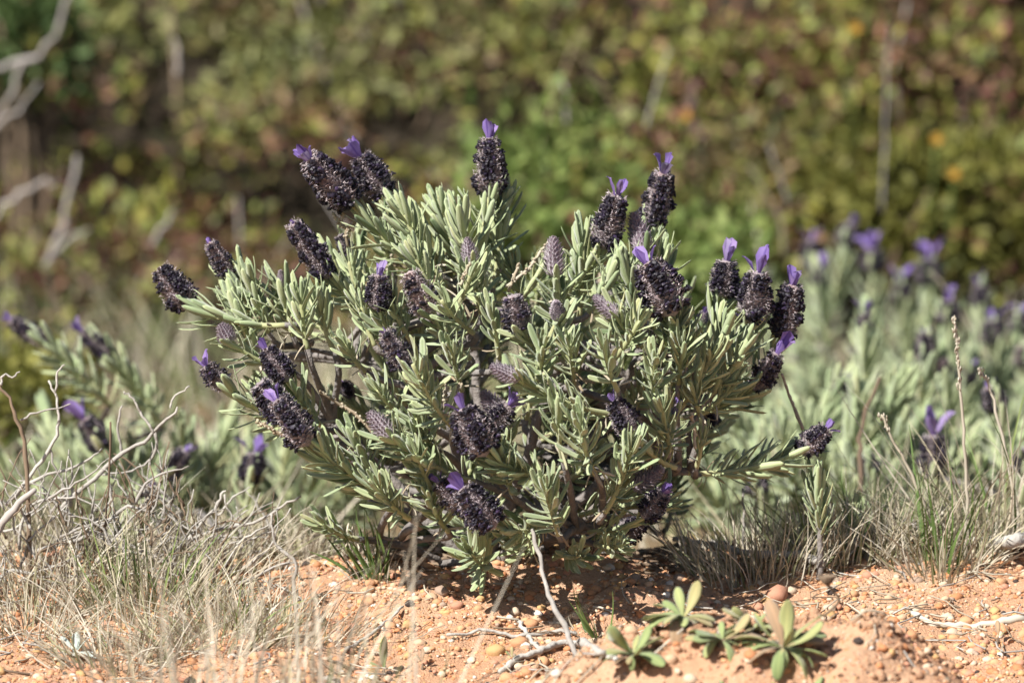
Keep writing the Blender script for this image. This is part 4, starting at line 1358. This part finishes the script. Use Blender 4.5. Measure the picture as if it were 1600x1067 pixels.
rosette('rosette_weed', 'rosette weed with a drooping leaf in the mound middle', W[3], [(90, 50, 42, 0), (20, 30, 64, 3), (170, 22, 58, 1), (-60, -5, 66, 2), (220, 10, 52, 2)])
rosette('rosette_weed', 'brownish rosette weed between the two tallest weeds', W[4], [(150, 35, 58, 1), (200, 24, 66, 1), (60, 42, 46, 0), (10, 22, 50, 1)])
rosette('rosette_weed', 'flat rosette weed low on the front of the mound', GY(1175, -0.268), [(170, 20, 60, 1), (20, 20, 66, 1), (250, 0, 60, 2), (300, 0, 56, 2), (100, 40, 44, 0)])
rosette('rosette_weed', 'flat yellowing weed at the right side of the mound', GY(1268, -0.262), [(10, 20, 64, 1), (320, 5, 66, 2), (60, 45, 60, 0), (200, 12, 56, 1), (260, 0, 50, 2)])
rosette('silver_rosette', 'small silvery rosette plant at the lower left', G(118, 1035), [(90, 75, 40, 0), (30, 55, 40, 0), (150, 55, 40, 0), (200, 20, 50, 1), (-20, 20, 46, 1), (270, 30, 36, 1), (60, 65, 34, 3), (120, 65, 34, 3)], silver_mesh)
rosette('seedling', 'two leaved green seedling on sand at far right', G(1560, 1012), [(100, 70, 36, 0), (20, 45, 24, 0), (180, 35, 20, 1)], cat='seedling')
rosette('seedling', 'bright green seedling standing on pebbles, lower left of centre', G(600, 1058), [(90, 82, 54, 0), (180, 38, 30, 0), (0, 40, 26, 0), (100, 80, 70, 3), (200, 20, 24, 1)], cat='seedling')
rosette('seedling', 'small green sprout on the bottom edge below the pale root', G(660, 1050), [(90, 80, 30, 0), (160, 60, 20, 0), (20, 60, 20, 0)], cat='seedling')
rosette('seedling', 'tiny green sprout between pebbles right of the pale root', G(800, 1046), [(90, 80, 24, 0), (160, 60, 18, 0), (20, 60, 18, 0)], cat='seedling')
# dry daisy seed head standing over the rosettes
r0 = GY(1285, -0.21)
dh = empty('seed_head_stalk', r0); tag(dh, 'brown dried seed head on thin stalk above the largest rosette', 'seed head')
tip = P(1292, 912, -0.215)
ps = poly_smooth([r0, r0.lerp(tip, 0.5) + Vector((0.006, 0, 0)), tip], 5, 0.0002)
bt = Batch(); tube(bt, rel(dh, ps), [0.0006] * len(ps), 5, 0); bt.build('stalk', [M_TWIGDARK], dh)
bt = Batch()
for k in range(22):
    a = k * 2.4; R = Vector((math.cos(a), math.sin(a), 0.5))
    bt.inst(SCALE_TPL, [np.array(tfm(tip - r0, basis(R, UP), (0.0045, 0.0055, 0.005)))], 0)
bt.build('dry_head', [M_TWIGDARK], dh)

# ------------------------------------------------------------------ lavender bushes behind, out of focus
def shoot_tpl(seed, L=0.045, leaf=0.020):
    r = random.Random(seed)
    bt = Batch()
    pts = bez(Vector((0, 0, 0)), Vector((0.004, 0, L * 0.4)), Vector((-0.003, 0.002, L * 0.7)), Vector((0, 0, L)), 8)
    tube(bt, pts, [0.0012] * 8, 5, 1)
    for k in range(34):
        u = (k + 0.5) / 34
        a = k * 2.4 + r.gauss(0, 0.2)
        R = Vector((math.cos(a), math.sin(a), 0))
        tilt = math.radians(66 - 44 * u) + r.gauss(0, 0.12)
        D = UP * math.cos(tilt) + R * math.sin(tilt)
        ln = leaf * r.uniform(0.75, 1.1)
        bt.inst(LEAF[r.choice((0, 1, 2, 7))], [np.array(tfm((0, 0, L * u), basis(D, UP * math.sin(tilt) - R * math.cos(tilt)), (ln, ln, ln)))], 0)
    return bt.mesh('leafy_shoot', [M_LEAF, M_STEM])


ST = [shoot_tpl(i) for i in range(5)]


def far_bush(label, px, Y, top, wpx, ry, nsh, flowers):
    """wpx: half width in photo pixels; top: photo row of the leaf tips"""
    c_ = GY(px, Y)
    rx = wpx * KPX * (Y - CAM.y); rz = max(0.015, P(px, top, Y).z - c_.z - 0.068)
    root = empty('lavender_bush', c_); tag(root, label, 'lavender')
    for k in range(6):
        a = k * 1.047 + random.uniform(-0.3, 0.3)
        e = Vector((math.cos(a) * rx * 0.7, math.sin(a) * ry * 0.7, rz * 0.6))
        bt = Batch(); ps = poly_smooth([Vector((0, 0, -0.003)), e * 0.4 + Vector((0, 0, 0.008)), e], 5, 0.001)
        tube(bt, ps, [0.0035 - 0.002 * i / len(ps) for i in range(len(ps))], 6, 0)
        bt.build('branch', [M_WOOD], root)
    for k in range(nsh):
        a = random.uniform(0, 6.28); el = math.asin(random.uniform(-0.05, 1)); f = random.uniform(0.5, 0.95)
        p = Vector((math.cos(a) * math.cos(el) * rx * f, math.sin(a) * math.cos(el) * ry * f, 0.012 + math.sin(el) * rz * f))
        d = Vector((p.x / rx, p.y / ry, p.z / rz * 0.5 + 0.3)) + Vector((random.gauss(0, 0.3), random.gauss(0, 0.3), 0))
        gl = gz(c_.x + p.x, c_.y + p.y) - c_.z
        p.z = max(p.z, gl + 0.01)
        o = link('leafy_shoot', ST[k % 5], root)
        s = random.uniform(0.75, 1.15)
        q = UP.rotation_difference(d.normalized()) @ Quaternion((0, 0, 1), random.uniform(0, 6.28))
        o.matrix_basis = tfm(p, q, (s, s, s))
    for b_, t_, w, pl, kind, Y in flowers:
        B = P(b_[0], b_[1], Y); T_ = P(t_[0], t_[1], Y)
        sc_ = (Y - CAM.y) / DIST
        add_spike(root, B, T_, w * MM * sc_, pl * MM * sc_, kind)
        # the shoot that bears it
        d = (T_ - B).normalized()
        o = link('leafy_shoot', ST[random.randrange(5)], root)
        q = UP.rotation_difference((d * 0.8 + UP * 0.12 + (B - c_).normalized() * 0.3).normalized())
        dirv = q @ UP
        o.matrix_basis = tfm(B - dirv * 0.045 - c_, q, (1, 1, 1))
        ps = poly_smooth([Vector((0, 0, 0.01)), (B - c_) * 0.5 + Vector((0, 0, 0.003)), B - dirv * 0.045 - c_], 4, 0.0005)
        bt = Batch(); tube(bt, ps, [0.0016] * len(ps), 5, 0); bt.build('branch', [M_WOOD], root)
    return root


far_bush('blurred lavender bush with violet plumes behind the dead twigs, left', 230, 0.36, 650, 190, 0.05, 24,
         [((72, 535), (18, 500), 34, 22, 'half', 0.30), ((172, 555), (128, 518), 34, 22, 'half', 0.32), ((165, 700), (132, 655), 42, 36, 'full', 0.26), ((255, 745), (290, 705), 38, 18, 'full', 0.22),
          ((393, 752), (398, 708), 44, 32, 'full', 0.22), ((212, 795), (235, 760), 36, 14, 'full', 0.2)])
far_bush('blurred lavender bush right of centre behind the long branch', 1320, 0.36, 565, 260, 0.08, 50,
         [((1460, 745), (1458, 680), 52, 44, 'full', 0.24), ((1560, 640), (1545, 605), 40, 12, 'full', 0.30), ((1360, 740), (1352, 710), 36, 12, 'full', 0.27), ((1185, 770), (1180, 745), 40, 0, 'full', 0.25),
          ((1305, 612), (1322, 590), 30, 10, 'half', 0.36), ((1445, 560), (1445, 520), 34, 12, 'half', 0.42), ((1478, 585), (1470, 560), 32, 0, 'pink', 0.42), ((1352, 515), (1352, 490), 30, 22, 'half', 0.44), ((1600, 735), (1598, 700), 40, 0, 'full', 0.24)])
far_bush('pale lavender bush at the right edge behind the straw tuft', 1560, 0.62, 545, 190, 0.08, 40,
         [((1480, 505), (1482, 470), 40, 22, 'full', 0.62), ((1555, 535), (1550, 500), 42, 24, 'full', 0.66), ((1585, 520), (1592, 490), 36, 20, 'half', 0.68), ((1605, 570), (1600, 540), 40, 0, 'pink', 0.6), ((1510, 600), (1515, 570), 36, 14, 'half', 0.55), ((1420, 640), (1418, 610), 34, 14, 'half', 0.5)])
far_bush('hazy lavender bush with many violet plumes against the thicket', 1345, 0.85, 475, 190, 0.09, 36,
         [((1268, 420), (1268, 375), 40, 24, 'full', 0.85), ((1318, 385), (1330, 350), 36, 18, 'half', 0.88), ((1362, 425), (1362, 390), 44, 30, 'full', 0.85), ((1450, 445), (1450, 405), 44, 30, 'full', 0.86), ((1280, 445), (1278, 425), 30, 24, 'half', 0.82),
          ((1195, 445), (1190, 420), 30, 10, 'half', 0.85), ((1410, 470), (1405, 440), 36, 24, 'half', 0.8), ((1535, 480), (1530, 445), 36, 20, 'full', 0.85)])
far_bush('low blurred lavender clump right behind the bush foot', 1190, 0.42, 690, 110, 0.05, 22, [])
far_bush('low pale clump seen behind the left foot of the bush', 450, 0.40, 700, 100, 0.05, 20, [])

# ------------------------------------------------------------------ dry grass meadow behind (uncountable)
mb = Batch()
for k in range(5200):
    y = 0.22 + 1.25 * random.random() ** 0.8
    half = 0.36 + 0.25 * y
    x = random.uniform(-half, half)
    if y < 0.45 and -0.08 < x < 0.12 and random.random() < 0.8:
        continue
    z = gz(x, y)
    blade(mb, (x, y, z), (random.gauss(0, 0.5), random.gauss(0, 0.5), 1), random.uniform(0.02, 0.085), random.uniform(0.0012, 0.0026), random.choice((0, 1, 1, 2)), 0.5, 3)
meadow = mb.build('dry_grass', [M_STRAW, M_GRASSGREY, M_GRASSGREEN])
tag(meadow, 'blurred straw and green grass between the bush and the thicket', 'grass'); meadow['kind'] = 'stuff'

# ------------------------------------------------------------------ heath thicket on the bank (reads as one mass)
small_leaf = (np.array([(0, 0, 0), (-0.28, 0.45, 0.05), (0, 0.5, -0.04), (0.28, 0.45, 0.05), (-0.17, 0.8, 0.05), (0.17, 0.8, 0.05), (0, 1.0, 0.0)]), np.array([(0, 2, 1, 1)])[:0],
              np.array([(0, 2, 1), (0, 3, 2), (1, 2, 4), (2, 3, 5), (2, 6, 4), (2, 5, 6)]), np.array([(0.5, 0), (0, 0.45), (0.5, 0.5), (1, 0.45), (0.1, 0.8), (0.9, 0.8), (0.5, 1)]))


def scatter_leaves(pos, out, size, jitter=0.9):
    """matrices for leaves at pos pointing roughly along out"""
    n = len(pos)
    D = out + rng.normal(0, jitter, (n, 3)); D /= np.linalg.norm(D, axis=1)[:, None]
    Z = out + rng.normal(0, 0.6, (n, 3)) + np.array((0, 0, 0.7)); Z -= D * (D * Z).sum(1)[:, None]; Z /= np.linalg.norm(Z, axis=1)[:, None]
    X = np.cross(D, Z)
    Ms = np.zeros((n, 4, 4))
    Ms[:, :3, 0] = X * size[:, None]; Ms[:, :3, 1] = D * size[:, None]; Ms[:, :3, 2] = Z * size[:, None]
    Ms[:, :3, 3] = pos; Ms[:, 3, 3] = 1
    return Ms


hb = Batch()
hum = []
for k in range(330):
    x = -1.15 + 2.3 * ((k * 0.618034) % 1) ; y = 1.28 + 1.6 * (k + random.random()) / 330
    hum.append((x, y, gz(x, y) + random.uniform(-0.03, 0.08), random.uniform(0.04, 0.12)))
for (x, y, z, r_) in hum:
    nl = int(900 * (r_ / 0.09) ** 2)
    if abs(x) > 0.62 or y > 2.2:
        nl = int(nl * 0.4)
    d = rng.normal(0, 1, (nl, 3)); d[:, 2] = np.abs(d[:, 2]) * 0.9 + 0.1 * d[:, 2]; d /= np.linalg.norm(d, axis=1)[:, None]
    # twigs: leaves come in little sprays
    ns = max(8, nl // 14)
    sp = rng.normal(0, 1, (ns, 3)); sp[:, 2] = np.abs(sp[:, 2]); sp /= np.linalg.norm(sp, axis=1)[:, None]
    k = rng.integers(0, ns, nl)
    dd = sp[k]
    rad = r_ * rng.uniform(0.55, 1.1, ns)[k]
    pos = np.array((x, y, z)) + dd * rad[:, None] * np.array((1.15, 1.0, 1.0)) + rng.normal(0, 0.010, (nl, 3))
    hb.inst(small_leaf, scatter_leaves(pos, dd, rng.uniform(0.006, 0.015, nl)), 0)
for k in range(480):       # bare twigs through the mass
    x, y, z, r_ = random.choice(hum)
    d = Vector((random.gauss(0, 0.6), random.gauss(-0.2, 0.5), 1)).normalized()
    p = Vector((x, y, z - 0.02)) + Vector((random.gauss(0, r_ * 0.6), random.gauss(0, r_ * 0.6), 0))
    L = random.uniform(0.05, 0.16)
    tube(hb, [p, p + d * L * 0.5 + Vector((random.gauss(0, 0.006), 0, 0)), p + d * L], [0.0018, 0.0013, 0.0008], 4, random.choice((1, 2, 2)))
thicket = hb.build('heath_thicket', [M_HEATH, M_GREYTWIG, M_TWIGDARK])
tag(thicket, 'blurred olive and reddish heath thicket covering the bank behind', 'thicket'); thicket['kind'] = 'stuff'


def leafy_shrub(name, label, px, py, Y, rx, rz, mat, nl, size=(0.008, 0.015)):
    c_ = P(px, py, Y)
    g0 = Vector((c_.x, c_.y, gz(c_.x, c_.y)))
    root = empty(name, g0); tag(root, label, 'shrub')
    for k in range(5):
        e = (c_ - g0) + Vector((random.gauss(0, rx * 0.4), random.gauss(0, rx * 0.3), random.uniform(0, rz * 0.4)))
        bt = Batch(); ps = poly_smooth([Vector((0, 0, -0.004)), e * 0.5 + Vector((random.gauss(0, 0.008), 0, 0)), e], 4, 0.001)
        tube(bt, ps, [0.004 - 0.0025 * i / len(ps) for i in range(len(ps))], 5, 0); bt.build('stem', [M_TWIGDARK], root)
    ns = nl // 12
    sp = rng.normal(0, 1, (ns, 3)); sp /= np.linalg.norm(sp, axis=1)[:, None]
    k = rng.integers(0, ns, nl); dd = sp[k]
    rad = rng.uniform(0.35, 1.08, ns)[k]
    pos = np.array(c_ - g0) + dd * rad[:, None] * np.array((rx, rx * 0.8, rz)) + rng.normal(0, 0.009, (nl, 3))
    bt = Batch(); bt.inst(small_leaf, scatter_leaves(pos, dd + np.array((0, 0, 0.5)), rng.uniform(size[0], size[1], nl)), 0)
    o = bt.build('crown', [mat], root); o['kind'] = 'stuff'
    return root


leafy_shrub('green_shrub', 'bright green shrub just behind the centre spikes', 850, 330, 1.14, 0.055, 0.07, M_BRIGHT, 1300)
leafy_shrub('green_shrub', 'low bright green clump behind the right bush shoulder', 1080, 430, 1.05, 0.06, 0.035, M_BRIGHT, 900)
leafy_shrub('olive_shrub', 'olive mound shrub above the hazy lavender at the right', 1420, 330, 1.28, 0.10, 0.06, M_OLIVE, 2600)
leafy_shrub('olive_shrub', 'olive shrub at the right edge under dark gaps', 1560, 340, 1.30, 0.07, 0.055, M_OLIVE, 1600)
leafy_shrub('dark_shrub', 'deep green leafy shrub in the top left corner', 40, 60, 1.45, 0.05, 0.045, M_DEEP, 700)
leafy_shrub('dark_shrub', 'deep green sprig low at the left edge beside lavender', 20, 640, 0.75, 0.05, 0.03, M_OLIVE, 700)

# pale bare branches in the thicket, left
for label, lists in (('pale bare branch arching in the top left of thicket', [([(-20, 110), (40, 95), (85, 55), (105, 0), (110, -30)], 0.0042, 0.003), ([(40, 95), (20, 140), (-10, 190)], 0.003, 0.002)]),
                     ('forked bare branch in thicket above the left lavender', [([(75, 415), (90, 370), (110, 310), (120, 245)], 0.0045, 0.003), ([(80, 400), (110, 375), (140, 358)], 0.003, 0.0018)]),
                     ('bare branch lying at the left edge of thicket', [([(-20, 350), (20, 310), (60, 290), (90, 285)], 0.004, 0.0025), ([(-10, 205), (30, 170), (60, 130)], 0.0036, 0.002)]),
                     ('short pale twig in thicket below the left spikes', [([(235, 385), (250, 360), (270, 330)], 0.0035, 0.0018)]),
                     ('pale twig standing in thicket at upper left', [([(275, 120), (280, 95), (270, 60)], 0.004, 0.002)]),
                     ('upright pale twig in thicket right of the tallest spike', [([(890, 240), (888, 190), (880, 130)], 0.003, 0.0018)])):
    Y = 1.16
    p0 = P(lists[0][0][0][0], lists[0][0][0][1], Y)
    root = empty('bare_branch', p0); tag(root, label, 'branch')
    for pts_, a, c_ in lists:
        twig(root, pts_, Y - 0.0, a * 0.5, c_ * 0.5, M_GREYTWIG, 'limb', jit=0.0012)
# dry upright stalks in the thicket, right
for label, pts_ in (('faint upright straw stalk in thicket at upper right', [(1378, 330), (1382, 220), (1385, 110), (1390, 40)]), ('slanting straw stalk in thicket right of the spikes', [(1232, 320), (1215, 265), (1200, 225)]),
                    ('faint straw stalk rising above the hazy lavender', [(1225, 400), (1218, 340), (1170, 260)]), ('pale straw stalk leaning across the right lavenders', [(1545, 560), (1490, 470), (1455, 425)]),
                    ('dim straw stalk leaning near thicket centre right', [(1010, 200), (1025, 140), (1045, 80)]), ('short straw stalk beside the right bush shoulder', [(1190, 400), (1180, 350), (1175, 320)])):
    Y = 1.10 if pts_[0][1] < 500 else 0.72
    stick('straw_stalk', [(x, y) for x, y in pts_], label, 'stalk', 0.0009, 0.0005, M_GREYTWIG if pts_[0][1] < 380 else M_STRAW, False, Y)

# orange blossoms in the thicket
def blossom(label, px, py, Y, r_):
    c_ = P(px, py, Y)
    root = empty('orange_blossom', c_); tag(root, label, 'flower')
    for k in range(6):
        a = k * 1.047; R = Vector((math.cos(a), -0.5, math.sin(a)))
        bt = Batch(); bt.inst(BROAD[0], [np.array(tfm((0, 0, 0), basis(R, Vector((0, -1, 0))), (r_ * 1.4, r_, r_)))], 0)
        bt.build('petal', [M_ORANGE], root)
    bt = Batch(); tube(bt, [(0, 0.002, 0), (0, 0.02, -0.03), (0, 0.06, -0.10)], [0.001] * 3, 5, 0); bt.build('stem', [M_GRASSGREEN], root)


blossom('orange blossom in thicket near the top right', 1336, 45, 1.22, 0.0045)
blossom('pale orange blossom in thicket, upper of the right pair', 1463, 218, 1.16, 0.0045)
blossom('orange blossom in thicket, lower of the right pair', 1490, 272, 1.14, 0.0045)
blossom('dull yellow blossom in thicket at centre right', 1072, 182, 1.2, 0.004)

# ------------------------------------------------------------------ repeats share a group phrase
GROUPS = {'grass_tuft': 'grass tufts on the sand', 'rosette_weed': 'rosette weeds on the sand mound', 'seedling': 'seedlings on the sand', 'lavender_bush': 'lavender bushes',
          'lavender_sprig': 'young lavender sprigs beside the bush', 'dry_stalk': 'dry stalks near the bush', 'bleached_stick': 'bleached sticks on the ground', 'grass_stalk': 'tall grass stalks at the right',
          'bare_branch': 'bare branches in the thicket', 'straw_stalk': 'straw stalks in the thicket', 'orange_blossom': 'orange blossoms in the thicket', 'green_shrub': 'green shrubs behind',
          'olive_shrub': 'olive shrubs behind', 'dark_shrub': 'dark shrubs behind'}
for o in list(scene.objects):
    if o.parent is None and 'category' in o and 'kind' not in o:
        g = GROUPS.get(o.name.split('.')[0])
        if g:
            o['group'] = g
